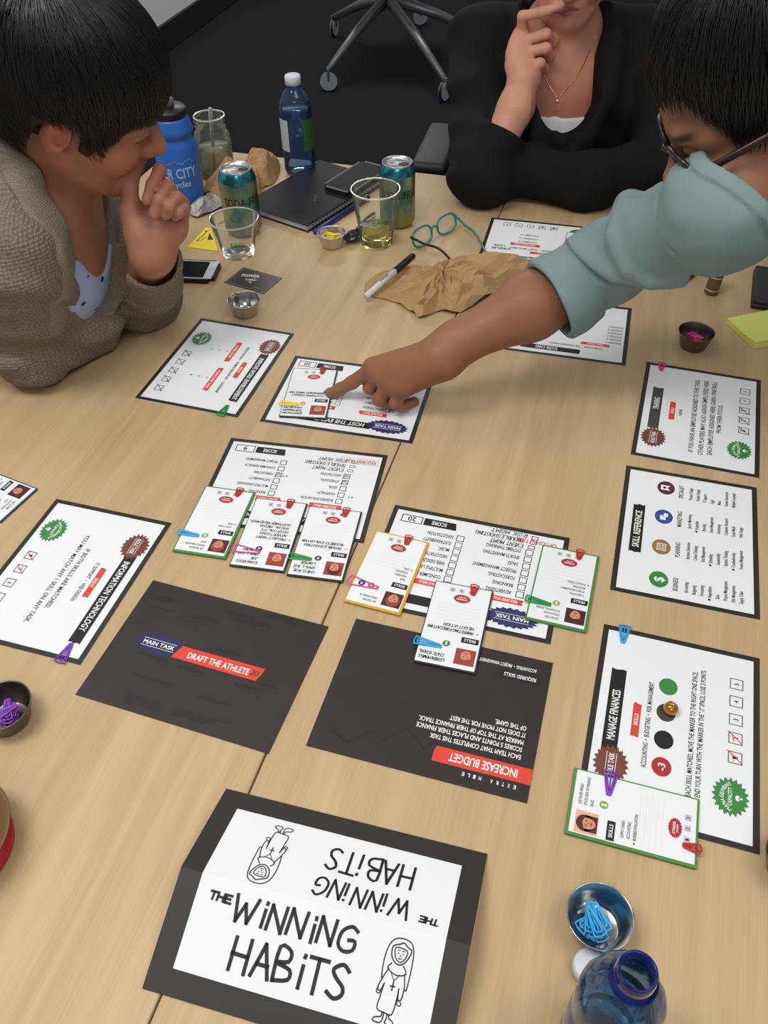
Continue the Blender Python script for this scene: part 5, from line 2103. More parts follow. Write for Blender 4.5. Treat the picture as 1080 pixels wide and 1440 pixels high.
palmA = U(.014, *[cone(wrL, A_f[k][0], .024, .0125) for k in A_f], cone((-.312, 1.082, .948), thA[1], .024, .014), ball((-.3165, 1.078, .966), .021), ball((-.275, 1.085, .968), .020))
handA = U(.007, palmA, fingers(*[finger(A_f[k], r, r * .84) for k, r in (('idx', .0085), ('mid', .0087), ('rng', .0083), ('pky', .0074))]))
handA = U(.010, handA, finger(thA, .0125, .0088))
handA = U(.0012, handA, nail(thA[3], thA[2], (-.5, -.5, .2), .0088))
armA = U(.02, cone(elL, wrL, .040, .0265), cone(shL, elL, .045, .040), cone(shR, elR, .045, .038), cone(elR, haR, .038, .028))
hand2A = relaxed_hand((-.440, 1.150, .786), (-.12, 1, -.06), (-.1, 0, 1), 1, .88)
bodyA = U(.012, U(.03, U(.035, chestA, neckA), headA), armA, handA, hand2A)
baseA = srgb((160, 110, 84))
htA = head_tint(RA, tA, sA, baseA, srgb((150, 82, 74)), srgb((36, 26, 22)), srgb((196, 116, 92)))


def palmtint(V, c):
    w = np.exp(-(((V - A3(-.292, 1.075, .985)) ** 2).sum(1)) / (.045 ** 2))[:, None]
    return c * (1 - .6 * w) + np.array(srgb((186, 126, 108)), F4) * .6 * w


SK_A = skin_mat('warm_tan_skin')
body_obj('body', bodyA, (-1.12, .94, .40), (-.22, 1.42, 1.30), .0028, SK_A, pA, solid_tint(baseA, htA, palmtint))

# hair
EC, ER = np.array((0, -.018, .050)), np.array((.0965, .124, .106))


def hair_base(cap_c, cap_r, fringe_z, locks, ear_r=.036):
    cap = ell(cap_c, cap_r)
    f = SUB(.006, cap, ell((0, .098, fringe_z - .090), (.074, .074, .092)), mirror(ball((.090, -.004, -.018), ear_r)), half((0, 0, -.075), (0, .25, 1)) if False else ball((0, 0, -9), .1))
    low = AND(.004, f, half((0, -.05, -.062), (0, .55, -1)))
    return U(.008, low, *locks)


def lock(*pts, r=.012, tip=.0015):
    n = len(pts)
    return near(U(.01, *[cone(pts[i], pts[i + 1], r + (tip - r) * i / (n - 1), r + (tip - r) * (i + 1) / (n - 1)) for i in range(n - 1)]), pts, r)


rl = random.Random(5)


def hair_limit(y, fringe, temple, side, ear, nape):
    """lowest point of the hair (head frame) at depth y: fringe, temple, sideburn, over the ear, nape"""
    if y > .076:
        return fringe
    if y > .054:
        return temple + (fringe - temple) * (y - .054) / .022
    if y > .022:
        return side
    if y > -.036:
        return ear
    return nape


def lock_ring(ec, er, lims, r, inset, n=64, seed=5):
    """short tapering locks all round the hairline"""
    rr = random.Random(seed)
    out = []
    for i in range(n):
        a = 2 * math.pi * i / n
        wide = lambda z: math.sqrt(max(.3, 1 - (max(z - ec[2], 0) / er[2]) ** 2))
        at = lambda z, k=1.0: (ec[0] + (er[0] - inset) * math.sin(a) * wide(z) * k, ec[1] + (er[1] - inset) * math.cos(a) * wide(z) * k, z)
        zt = hair_limit(at(.05)[1], *lims) + rr.uniform(-.006, .006)
        z0 = max(.070, zt + .02)
        out.append(lock(at(z0), at((z0 + zt) / 2), at(zt, .90 if zt < 0 else .97), r=r, tip=.0012))
    return out


LIMA = (.038, .002, -.026, .028, -.040)
locksA = lock_ring(EC, ER, (.044, .010, -.018, .034, -.026), .0065, .011, 64, 5)
hairA = hair_base(EC, ER - .003, .058, locksA, .040)
hairA = disp(hairA, lambda P: (.0016 * np.sin(95 * P[:, 0] + 5 * np.sin(30 * P[:, 1])) + .0012 * np.sin(230 * P[:, 0] + 60 * P[:, 1])).astype(F4))
HAIR_A = hair_mat('black_hair', (14, 12, 12), .38)
oh = body_obj('hair', xf(hairA, RA, tA, sA), tuple(np.array(tA) - .18), tuple(np.array(tA) + .20), .0034, HAIR_A, pA)


def hair_strand(R, t, s, ec, er, lims, lift=1.0):
    ax = Vector((0, -.42, 1)).normalized()
    e1 = Vector((1, 0, 0))
    e2 = ax.cross(e1)

    def fn(rnd):
        ph = rnd.uniform(0, 2 * math.pi)
        th0 = rnd.uniform(.02, 1.65)
        ln = rnd.uniform(.6, 1.2)
        sw = rnd.uniform(-.22, .22)
        k = 10
        out = []
        lf = lift + rnd.uniform(-.015, .035)
        jz = rnd.uniform(-.014, .010)
        for i in range(k):
            th = th0 + ln * i / (k - 1)
            p2 = ph + sw * (i / (k - 1)) ** 2
            d = ax * math.cos(th) + (e1 * math.cos(p2) + e2 * math.sin(p2)) * math.sin(th)
            L = lf - .012 * (1 - i / (k - 1))
            q = np.array([ec[j] + er[j] * d[j] * L for j in range(3)])
            if q[2] < ec[2]:              # below the widest line hair hangs straight rather than hugging in
                f = min((ec[2] - q[2]) / .08, 1)
                hw = math.hypot(d[0], d[1]) or 1
                kk = .75
                q[0] = q[0] * (1 - kk * f) + kk * f * (ec[0] + er[0] * d[0] / hw * L)
                q[1] = q[1] * (1 - kk * f) + kk * f * (ec[1] + er[1] * d[1] / hw * L)
            if q[2] < hair_limit(q[1], *lims) + jz:
                break
            out.append(tuple(local_pt(R, t, s, q)))
        return out if len(out) > 3 else None
    return fn


V_, F_ = strands(9000, hair_strand(RA, tA, sA, EC, ER, LIMA), pA, HAIR_A, .0011, 4)
add_strands(oh, V_, F_)

# cardigan
KNIT = knit_mat('beige_knit', (136, 125, 109), 210, .8)
slR = U(.03, cone(shR, elR, .066, .055), cone(elR, haR, .050, .044))
slR = folds(slR, .0060, 75, (.35, .2, 1), (1, .6, 0), .4)
cuffEnd = np.array(elL) + (np.array(wrL) - np.array(elL)) * .86
axL = (np.array(wrL) - np.array(elL)) / np.linalg.norm(np.array(wrL) - np.array(elL))
slL = U(.03, cone(shL, elL, .068, .055), cone(elL, tuple(cuffEnd), .055, .044))
slL = folds(slL, .0040, 80, tuple(axL), (1, .3, .2), 1.1)
cuffB = cone(tuple(cuffEnd - axL * .034), tuple(cuffEnd), .0435, .0415)
ribs = lambda P: (.0011 * np.sin(26 * np.arctan2((P - np.array(cuffEnd, F4)) @ np.array((0.8, 0.6, 0.1), F4), (P - np.array(cuffEnd, F4)) @ np.array((-.3, .5, .8), F4)))).astype(F4)
slL = U(.006, slL, disp(cuffB, ribs))
slL = SUB(.004, AND(.004, slL, lambda P: np.where(((P - np.array(cuffEnd, F4)) ** 2).sum(1) < .075 ** 2, half(cuffEnd, axL)(P), F4(-.05))), cone(tuple(cuffEnd - axL * .028), tuple(cuffEnd + axL * .06), .0350, .039))
torA = U(.05, ell((-.520, 1.18, .905), (.128, .180, .165)), cone(shR, (-.495, 1.17, .985), .066, .074), cone(shL, (-.495, 1.17, .985), .066, .074), cone((-.62, 1.18, .90), (-.82, 1.20, .775), .125, .125), cone((-.82, 1.20, .775), (-.96, 1.22, .54), .125, .155))
torA = U(.03, torA, chain([(-.56, 1.19, 1.075), (-.525, 1.135, 1.085), (-.472, 1.098, 1.078), (-.448, 1.075, 1.05)], [.036, .036, .030, .026], .02))
torA = folds(torA, .0045, 55, (.5, .3, 1), (.2, 1, .3), .2)
cardA = U(.010, torA, slR)
cardA = U(.014, cardA, slL)
lap = [(-.50, 1.11, 1.118), (-.444, 1.0909, 1.1138), (-.4338, 1.0573, 1.0663), (-.4203, 1.0451, 1.0118), (-.42, 1.0373, .9619), (-.4383, 1.0334, .9016), (-.4584, 1.0322, .8581)]
lap2 = [(-.4042, 1.2252, .9653), (-.3834, 1.1873, .9417), (-.3791, 1.1673, .9077), (-.3873, 1.1523, .8647), (-.4073, 1.1315, .8299)]
vcut = U(.03, cone((-.415, 1.135, 1.05), (-.385, 1.125, .955), .066, .060), cone((-.385, 1.125, .955), (-.405, 1.110, .862), .060, .046), cone((-.44, 1.15, 1.06), (-.41, 1.13, 1.15), .066, .085))
floorA = lambda P: (TZ + .0012) - P[:, 2] - np.where(P[:, 0] < -.70, F4(1), F4(0))
lapelA = SUB(.006, AND(.004, disp(cardA, lambda P: F4(-.0055)), U(.01, chain(lap, [.027, .027, .027, .027, .026, .024, .020], .012), chain(lap2, [.024, .024, .024, .022, .02], .012))), vcut)
cardA = SUB(.008, cardA, vcut)
cardA = AND(.004, cardA, floorA)
KNIT2 = knit_mat('smooth_beige_knit', (142, 132, 117), 420, .35)
body_obj('lapel', AND(.003, lapelA, floorA), (-.60, .98, .78), (-.30, 1.34, 1.14), .0034, KNIT2, pA)
body_obj('cardigan', cardA, (-1.16, .90, .36), (-.24, 1.46, 1.16), .0036, KNIT, pA)
# camisole
topA = disp(chestA, lambda P: F4(-.0045))
topA = SUB(.003, topA, U(.02, cone((-.41, 1.13, 1.02), (-.375, 1.128, .925), .075, .052), cone((-.375, 1.128, .925), (-.385, 1.128, .890), .052, .018), cone((-.43, 1.15, 1.0), (-.45, 1.16, 1.12), .10, .14)))
TOPM = mat('pale_blue_cotton', (150, 165, 200), .8, spec=.15)
nt = TOPM.node_tree
tc = nt.nodes.new('ShaderNodeTexCoord')
vo = nt.nodes.new('ShaderNodeTexVoronoi')
vo.inputs['Scale'].default_value = 44
mp = nt.nodes.new('ShaderNodeMapping')
mp.inputs['Rotation'].default_value = (.5, .4, .2)
mp.inputs['Scale'].default_value = (1, .45, 1)
nt.links.new(tc.outputs['Object'], mp.inputs[0])
nt.links.new(mp.outputs[0], vo.inputs['Vector'])
cr = nt.nodes.new('ShaderNodeValToRGB')
cr.color_ramp.interpolation = 'CONSTANT'
cr.color_ramp.elements[0].color = lin((40, 42, 62))
cr.color_ramp.elements[1].position = .14
cr.color_ramp.elements[1].color = lin((158, 172, 206))
nt.links.new(vo.outputs['Distance'], cr.inputs[0])
nt.links.new(cr.outputs[0], nt.nodes['Principled BSDF'].inputs['Base Color'])
body_obj('camisole', topA, (-.70, .98, .74), (-.34, 1.40, 1.02), .0036, TOPM, pA)
# ring on the middle finger
q0, q1 = Vector(A_f['mid'][0]), Vector(A_f['mid'][1])
rc = q0.lerp(q1, .62)
ax_ = (q1 - q0).normalized()
u_ = ax_.orthogonal().normalized()
v_ = ax_.cross(u_)
from_bm('ring', bm_tube([rc - Vector(pA.location) + (u_ * math.cos(a) + v_ * math.sin(a)) * .0089 for a in [2 * math.pi * i / 28 for i in range(28)]], .0012, 8, closed=True), mat('gold_metal', (212, 160, 70), .2, 1.0), pA, True)
# legs on the chair
tr = U(.05, cone((-.95, 1.10, .53), (-.60, 1.06, .555), .095, .075), cone((-.95, 1.34, .53), (-.60, 1.36, .555), .095, .075), cone((-.60, 1.06, .555), (-.64, 1.06, .09), .068, .045), cone((-.60, 1.36, .555), (-.64, 1.36, .09), .068, .045), cone((-.97, 1.11, .56), (-.97, 1.33, .56), .12, .12))
body_obj('trousers', tr, (-1.15, .92, .03), (-.46, 1.5, .72), .010, mat('dark_denim', (30, 34, 44), .9), pA)
for yy in (1.06, 1.36):
    from_bm('shoe', bm_box(.25, .09, .075, (-.60 - pA.location.x, yy - pA.location.y, .039), .025, 4), mat('black_shoe', (20, 20, 20), .5), pA, True)

# =================================================================== person in the black blazer
pB = thing('person', 'person in a black blazer and white top at the far end, finger at lips', 'person', (.38, 1.90, 0.0))
fB = (-.22, -.92, -.30)
RB = axes(fB, (.05, -.25, 1))
sB = .97
chin = np.array((.350, 1.752, 1.008))
tB = tuple(chin - (RB @ np.array((0, .085, -.112))) * sB)
headB = near(xf(head_field(jaw=.97), RB, tB, sB), [tB], .155, .05)
latB = np.array((.9535, -.3014, 0))
shRB, shLB = (.228, 1.925, .935), (.560, 1.865, .935)
elRB, elLB = (.202, 1.612, .793), (.560, 1.640, .790)
wrB = (.2805, 1.6985, .9422)
B_f = {'idx': [(.2771, 1.7551, .9984), (.2744, 1.7416, 1.0343), (.3057, 1.7242, 1.0453), (.3384, 1.7188, 1.0540)],
       'mid': [(.2674, 1.7439, .9874), (.3186, 1.7288, 1.0075), (.3349, 1.7502, .9865), (.3147, 1.7686, .9766)],
       'rng': [(.2616, 1.7299, .9734), (.318, 1.7102, .9891), (.3316, 1.7313, .9678), (.3115, 1.7533, .9614)],
       'pky': [(.2638, 1.7148, .9584), (.3074, 1.6941, .9689), (.3199, 1.7122, .953), (.302, 1.7328, .9481)]}
thB = [(.2972, 1.7145, .944), (.3306, 1.7653, .9522), (.3419, 1.7938, .9735), (.3482, 1.8028, .9894)]
palmB = U(.014, *[cone(wrB, B_f[k][0], .024, .014) for k in B_f], cone(B_f['idx'][0], B_f['pky'][0], .012, .012))
handB = U(.006, palmB, fingers(*[finger(B_f[k], r, r * .84) for k, r in (('idx', .0098), ('mid', .0105), ('rng', .0102), ('pky', .0095))]))
handB = U(.008, handB, finger(thB, .0125, .009))
handB = U(.0012, handB, nail(B_f['idx'][3], B_f['idx'][2], (-.1, -.6, .7), .0082))
foreB = U(.02, cone(elRB, (.2672, 1.6766, .8993), .036, .031), cone((.2672, 1.6766, .8993), wrB, .031, .0255))
chestB = U(.05, ell((.375, 1.84, .82), (.165, .125, .155)), cone(shRB, (.375, 1.89, .95), .05, .062), cone(shLB, (.375, 1.89, .95), .05, .062), cone((.375, 1.86, .80), (.39, 1.92, .54), .125, .15))
# cleft between the breasts
chestB = SUB(.012, chestB, cone((.352, 1.718, .865), (.362, 1.70, .80), .003, .006))
neckB = U(.035, cone((.375, 1.875, .94), local_pt(RB, tB, sB, (0, -.015, -.06)), .062, .056), cone((.362, 1.80, .915), local_pt(RB, tB, sB, (0, .03, -.085)), .042, .038))
armB = U(.02, cone(shRB, elRB, .045, .042), cone(shLB, elLB, .045, .04), cone(elLB, (.285, 1.655, .786), .038, .028))
hand2B = relaxed_hand((.285, 1.655, .786), (-.75, .65, -.02), (0, 0, 1), -1, .85)
bodyB = U(.012, U(.03, U(.035, chestB, neckB), headB), armB, foreB, handB, hand2B)
baseB = srgb((206, 148, 124))
htB = head_tint(RB, tB, sB, baseB, srgb((176, 104, 98)), srgb((70, 52, 40)), srgb((212, 128, 112)))


def chest_tone(V, c):  # makes the front of the chest darker and redder than the base skin
    w = np.clip(1 - np.abs(V[:, 2] - .88) / .10, 0, 1) * np.clip((1.80 - V[:, 1]) / .06, 0, 1) * (V[:, 0] > .29)
    w = w[:, None] * .85
    return c * (1 - w) + np.array(srgb((160, 92, 74)), F4) * w


body_obj('body', bodyB, (.08, 1.52, .40), (.70, 2.06, 1.30), .0030, skin_mat('light_skin'), pB, solid_tint(baseB, htB, chest_tone))
# hair down to the shoulders, mostly above the frame
hb = SUB(.01, U(.02, ell((0, -.02, .05), (.098, .122, .104)), mirror(chain([(.090, .0, .05), (.098, -.02, -.03), (.095, -.04, -.10)], [.03, .034, .02]))), ell((0, .10, -.02), (.072, .085, .105)))
hb = AND(.004, hb, half((0, 0, -.10), (0, 0, -1)))
hb = SUB(.006, hb, mirror(ell((.055, .09, -.06), (.045, .09, .09))))
body_obj('hair', xf(hb, RB, tB, sB), tuple(np.array(tB) - .2), tuple(np.array(tB) + .2), .005, hair_mat('dark_brown_hair', (40, 30, 24), .45), pB)
BLZ = mat('black_wool', (19, 19, 21), .85, spec=.2, bump=(700, .35, .0015))
torB = U(.05, ell((.378, 1.845, .815), (.195, .150, .165)), cone(shRB, (.375, 1.895, .955), .070, .072), cone(shLB, (.375, 1.895, .955), .070, .072), cone((.375, 1.865, .80), (.39, 1.93, .54), .155, .185))
torB = folds(torB, .004, 48, (.3, .2, 1), (1, .2, .4), .7)
fcB = np.array(elRB) + (np.array((.2672, 1.6766, .8993)) - np.array(elRB)) * .62
axB = (np.array((.2672, 1.6766, .8993)) - np.array(elRB))
axB = axB / np.linalg.norm(axB)
slF = AND(.004, folds(cone(elRB, tuple(fcB + axB * .03), .056, .047), .004, 62, (.2, .5, .8), (1, .3, 0), 2.0), half(fcB, axB))
slF = SUB(.004, slF, cone(tuple(fcB - axB * .035), tuple(fcB + axB * .06), .040, .042))
slB = U(.02, folds(cone(shRB, elRB, .074, .060), .005, 62, (.2, .5, .8), (1, .3, 0), 2.0), slF)
slB2 = folds(U(.03, cone(shLB, elLB, .074, .060), cone(elLB, (.40, 1.592, .792), .058, .050), cone((.40, 1.592, .792), (.27, 1.635, .790), .050, .044)), .005, 58, (.7, .2, .6), (.2, 1, .3), .9)
blz = U(.025, torB, slB2)
blz = U(.020, blz, slB)
lapB = [(.300, 1.865, 1.01), (.292, 1.79, .975), (.300, 1.715, .915), (.318, 1.672, .850), (.345, 1.665, .80)]
lapB2 = [(.445, 1.845, 1.01), (.455, 1.77, .965), (.435, 1.70, .905), (.400, 1.664, .845), (.362, 1.660, .80)]
blz = U(.014, blz, chain(lapB, [.022, .024, .024, .022, .018], .012), chain(lapB2, [.022, .024, .024, .022, .018], .012))
vB = U(.03, cone((.368, 1.80, 1.00), (.366, 1.70, .90), .066, .056), cone((.366, 1.70, .90), (.358, 1.655, .815), .056, .012), cone((.37, 1.84, 1.0), (.36, 1.80, 1.10), .075, .10))
blz = SUB(.008, blz, vB)
blz = AND(.004, blz, lambda P: (TZ + .0012) - P[:, 2] - np.where(P[:, 1] > 1.83 - .316 * (P[:, 0] + .135), F4(1), F4(0)))
body_obj('blazer', blz, (.06, 1.50, .36), (.74, 2.10, 1.06), .0042, BLZ, pB)
wt = disp(chestB, lambda P: F4(-.004))
wt0 = SUB(.003, wt, half((.36, 1.72, .862), (.0, .35, -1)))
body_obj('white_top', AND(.002, wt0, half((.36, 1.70, .826), (0, .3, -1)) if False else wt0), (.20, 1.66, .70), (.56, 1.98, .93), .004, mat('white_cotton', (212, 214, 216), .8), pB)
bt = disp(chestB, lambda P: F4(-.0075))
body_obj('black_vest', AND(.003, bt, half((.36, 1.72, .838), (0, -.35, 1))), (.20, 1.64, .66), (.58, 1.98, .90), .004, mat('black_cotton', (15, 15, 16), .9), pB)
# necklace
nk = smooth_path([(.322, 1.795, .950), (.332, 1.752, .922), (.347, 1.733, .902), (.3535, 1.729, .896), (.362, 1.733, .901), (.386, 1.752, .921), (.405, 1.795, .950)], 6)


def drop(p, f, lift):
    """rest a point on a field along its gradient"""
    q = np.array([p], F4)
    for _ in range(8):
        d = f(q)
        g = np.stack([f(q + np.eye(3, dtype=F4)[i] * F4(.001)) - f(q - np.eye(3, dtype=F4)[i] * F4(.001)) for i in range(3)], 1) / F4(.002)
        q = q - (d - F4(lift))[:, None] * g / np.maximum((g * g).sum(1), .3)[:, None]
    return Vector([float(v) for v in q[0]])


oB = Vector(pB.location)
nkp = [drop(p, bodyB, .0009) - oB for p in nk]
on_ = from_bm('necklace', bm_tube(nkp, .0007, 6), mat('gold_metal', (212, 160, 70), .2, 1.0), pB, True)
pc = drop((.3535, 1.727, .890), bodyB, .002)
bm = bmesh.new()
bmesh.ops.create_icosphere(bm, subdivisions=2, radius=.0032)
po = from_bm('pendant', bm, mat('pale_gem', (230, 222, 210), .1, .3), on_, True, loc=tuple(pc - oB))
tr = U(.05, cone((.30, 1.93, .53), (.20, 1.62, .545), .095, .075), cone((.48, 1.90, .53), (.46, 1.58, .545), .095, .075), cone((.20, 1.62, .545), (.22, 1.70, .09), .068, .045), cone((.46, 1.58, .545), (.46, 1.66, .09), .068, .045), cone((.30, 1.95, .56), (.48, 1.93, .56), .12, .12))
body_obj('trousers', tr, (.05, 1.45, .03), (.66, 2.12, .72), .010, mat('black_trouser', (20, 20, 22), .9), pB)
for xx, yy in ((.21, 1.66), (.46, 1.62)):
    from_bm('shoe', bm_box(.09, .25, .075, (xx - oB.x, yy - oB.y, .039), .025, 4), mat('black_shoe', (20, 20, 20), .5), pB, True)

# =================================================================== person reaching across in the blue-grey shirt
pC = thing('person', 'person in a blue-grey shirt with rolled sleeve and dark glasses, pointing at a card', 'person', (.85, .98, 0.0))
_r3, _u3, _f3 = np.array(_r2), np.array(_u2), np.array(_fw)
fC = (-.76, .07, -.65)
uC = (-.65, -.02, .76)
RC = axes(fC, uC)
sC = 1.0
tC = tuple(np.array((.3144, .8900, 1.1538)) - RC @ np.array((-.03, .09, .032)))
headC = near(xf(head_field(jaw=1.05, nose=1.04), RC, tC, sC), [tC], .16, .05)
shC, elC, wrC = (.368, .857, 1.090), (.2972, 1.0189, .9365), (.0816, .9605, .8362)
C_f = {'idx': [(-.0102, .9855, .8046), (-.0415, .9956, .7723), (-.0587, 1.0015, .757), (-.0729, 1.0039, .7475)],
       'mid': [(-.0005, .9804, .7996), (-.0162, .9877, .7687), (-.0043, .9962, .7550), (.0122, .9941, .7590)],
       'rng': [(.014, .9662, .7925), (-.0034, .9665, .7638), (.0096, .9726, .7530), (.026, .9742, .7580)],
       'pky': [(.0306, .957, .7904), (.0195, .9538, .766), (.0296, .9605, .7540), (.0459, .9636, .7600)]}
thC = [(.0637, .9802, .8206), (.0269, 1.0019, .7857), (.0044, 1.0083, .7687), (-.0164, 1.0099, .7610)]
palmC = U(.016, *[cone(wrC, C_f[k][0], .0245, .0148) for k in C_f])
handC = U(.007, palmC, fingers(*[finger(C_f[k], r, r * .80) for k, r in (('idx', .0102), ('mid', .0104), ('rng', .0104), ('pky', .0092))]))
handC = U(.009, handC, finger(thC, .0135, .0095))
handC = U(.0012, handC, nail(C_f['idx'][3], C_f['idx'][2], (-.5, .15, .8), .0082))
armC = U(.02, cone(wrC, (.1027, .9696, .8522), .0258, .0275), cone((.1027, .9696, .8522), (.200, .990, .893), .0275, .0420), cone((.200, .990, .893), elC, .0420, .040), cone(elC, shC, .040, .041))
neckbC = (.530, .955, 1.115)
SK0, SK1 = (.393, .962, 1.111), (.449, .927, 1.092)
neckC = U(.03, cone(neckbC, local_pt(RC, tC, sC, (0, -.03, -.055)), .066, .060), cone((.48, .93, 1.07), local_pt(RC, tC, sC, (0, .01, -.07)), .045, .04), cone(SK0, SK1, .05, .05), cone(SK1, (.55, .97, 1.10), .05, .06))
chestC = U(.05, cone(shC, neckbC, .041, .060), cone((.57, 1.15, 1.08), neckbC, .055, .064), cone((.62, 1.04, 1.13), (.92, 1.16, 1.04), .09, .11), cone((.92, 1.16, 1.04), (1.02, 1.2, .90), .11, .125))
rarm = U(.02, cone((.57, 1.17, 1.07), (.78, 1.32, .95), .05, .042), cone((.78, 1.32, .95), (.92, 1.30, .80), .042, .028))
hand2C = relaxed_hand((.925, 1.30, .79), (.3, -.1, -1), (.9, .3, 0), 1, 1.0)
bodyC = U(.012, U(.03, U(.035, chestC, neckC), headC), armC, handC, rarm, hand2C)
baseC = srgb((144, 98, 72))
htC = head_tint(RC, tC, sC, baseC, srgb((130, 74, 62)), srgb((32, 24, 20)), srgb((166, 98, 76)))


def knuckles(V, c):
    for k in C_f:
        for i in (0, 1):
            w = np.exp(-(((V - A3(*C_f[k][i])) ** 2).sum(1)) / (.013 ** 2))[:, None] * .4
            c = c * (1 - w) + np.array(srgb((166, 98, 76)), F4) * w
    return c


body_obj('body', bodyC, (-.10, .74, .62), (1.16, 1.42, 1.36), .0029, skin_mat('tan_skin'), pC, solid_tint(baseC, htC, knuckles))
# hair
ecC, erC = np.array((0, -.022, .054)), np.array((.094, .118, .102))
LIMC = (.072, .028, -.004, .020, -.06)
locksC = lock_ring(ecC, erC, (.088, .042, .010, .03, -.045), .0055, .012, 56, 8)
hairC = hair_base(ecC, erC - .004, .102, locksC, .040)
hairC = disp(hairC, lambda P: (.0014 * np.sin(120 * P[:, 0] + 4 * np.sin(30 * P[:, 1])) + .001 * np.sin(260 * P[:, 0] + 70 * P[:, 1])).astype(F4))
HAIR_C = hair_mat('near_black_hair', (14, 12, 11), .42)
oc = body_obj('hair', xf(hairC, RC, tC, sC), tuple(np.array(tC) - .19), tuple(np.array(tC) + .19), .0036, HAIR_C, pC)
V_, F_ = strands(7000, hair_strand(RC, tC, sC, ecC, erC, LIMC), pC, HAIR_C, .0010, 9)
add_strands(oc, V_, F_)
# dark glasses
og = Vector(pC.location)
Lc = lambda *p: Vector(local_pt(RC, tC, sC, p)) - og
gl = bpy.data.objects.new('eyeglasses', None)
gl.parent = pC
COL.objects.link(gl)
GF = mat('dark_brown_acetate', (34, 24, 20), .3)
for s in (-1, 1):
    ring = [Lc(s * .036 + .027 * math.copysign(abs(math.cos(a)) ** .75, math.cos(a)), .108 - .010 * (abs(s * .036 + .027 * math.cos(a)) / .06) ** 2, .004 + .020 * math.copysign(abs(math.sin(a)) ** .8, math.sin(a))) for a in [2 * math.pi * i / 28 for i in range(28)]]
    from_bm('rim', bm_tube(ring, .0030, 8, closed=True), GF, gl, True)
    bm = bmesh.new()
    bm.faces.new([bm.verts.new(q) for q in ring])
    from_bm('lens', bm, MATS['clear_lens'], gl)
    from_bm('temple', bm_tube([Lc(s * .064, .098, .010), Lc(s * .078, .085, .010), Lc(s * .083, .04, .008), Lc(s * .083, -.01, .004), Lc(s * .080, -.03, -.012)], .0032, 8, flat=1.3), GF, gl, True)
from_bm('bridge', bm_tube(smooth_path([Lc(-.010, .108, .012), Lc(0, .112, .015), Lc(.010, .108, .012)], 4), .0028, 8), GF, gl, True)

# shirt
SHM = mat('blue_grey_cotton', (126, 147, 148), .85, spec=.15, noise=(9, .06), bump=(900, .3, .0012))
cf0 = np.array((.2344, .9856, .9105))
cufAx = np.array((.2972, 1.0189, .9365)) - np.array((.150, .965, .872))
cufAx = cufAx / np.linalg.norm(cufAx)                      # from the cuff towards the elbow
sl1 = U(.03, cone(tuple(cf0), elC, .0490, .0500), cone(elC, shC, .0500, .0555))


def sleeve_folds(P):
    soft = .0024 * np.sin(P @ np.array((22, 34, -28), F4) + 1.2 * np.sin(P @ np.array((30, -18, 22), F4))) + .0012 * np.sin(P @ np.array((70, -30, 60), F4) + 1.5 * np.sin(P @ np.array((20, 50, 10), F4)))
    return soft.astype(F4)


sl1 = disp(sl1, sleeve_folds)
sl0 = sl1


def on_sleeve(pts, lift):
    return [tuple(drop(p, sl0, lift)) for p in smooth_path(pts, 4)]


RID = [([(.3382, 1.011, 1.0062), (.3284, .9717, 1.0094), (.3336, .9426, 1.0087), (.3465, .9063, 1.0149), (.3619, .8813, 1.0183), (.3788, .8547, 1.0342), (.3977, .8426, 1.0503)], .0046),
       ([(.3443, .9963, 1.0197), (.3459, .955, 1.021), (.3491, .9092, 1.0319), (.3604, .8771, 1.0423), (.3766, .8505, 1.0582), (.4008, .8295, 1.0796)], .0046),
       ([(.2471, 1.0093, .9622), (.2548, .9792, .9605), (.278, .9532, .9628), (.3028, .9304, .9684), (.3293, .9018, .9822)], .0036),
       ([(.3252, 1.0201, 1.0011), (.3217, .9725, .9961), (.3273, .93, .9962), (.3471, .9008, .9953)], .0042),
       ([(.347, .9622, 1.0282), (.3422, .9562, 1.0505), (.3453, .9399, 1.0765)], .0036),
       ([(.343, .8992, 1.0642), (.3587, .8638, 1.0714), (.376, .8257, 1.09)], .0034)]
taper = lambda n, r: [r * (.35 + .65 * math.sin(math.pi * (.12 + .80 * i / (n - 1)))) for i in range(n)]
sl1 = U(.012, sl1, chain([(.312, 1.050, .978), (.326, 1.052, 1.000), (.345, 1.022, 1.020)], [.014, .019, .012], .008))
sl0 = sl1
for pts, r in RID:                          # each crease: a valley with a soft roll above it
    q = on_sleeve([(x - .002, y + .004, z + .012) for x, y, z in pts], -r * .5)
    sl1 = U(.014, sl1, chain(q, taper(len(q), r * 2.0), .004))
for pts, r in RID:
    q = on_sleeve(pts, .001)
    sl1 = SUB(.007, sl1, chain(q, taper(len(q), r * 1.25), .003))
torC = U(.05, cone(shC, neckbC, .058, .062), cone((.57, 1.16, 1.10), neckbC, .062, .062), cone((.62, 1.04, 1.13), (.92, 1.16, 1.04), .105, .13), cone((.92, 1.16, 1.04), (1.03, 1.2, .88), .13, .145), cone((.57, 1.17, 1.09), (.76, 1.305, .96), .066, .060))
torC = folds(torC, .0035, 46, (.8, .1, .5), (.2, 1, .2), .3)
shC_f = U(.025, torC, sl1)
shC_f = AND(.003, shC_f, lambda P: np.where(((P - np.array(cf0, F4)) ** 2).sum(1) < .10 ** 2, half(cf0, -cufAx)(P), F4(-.05)))
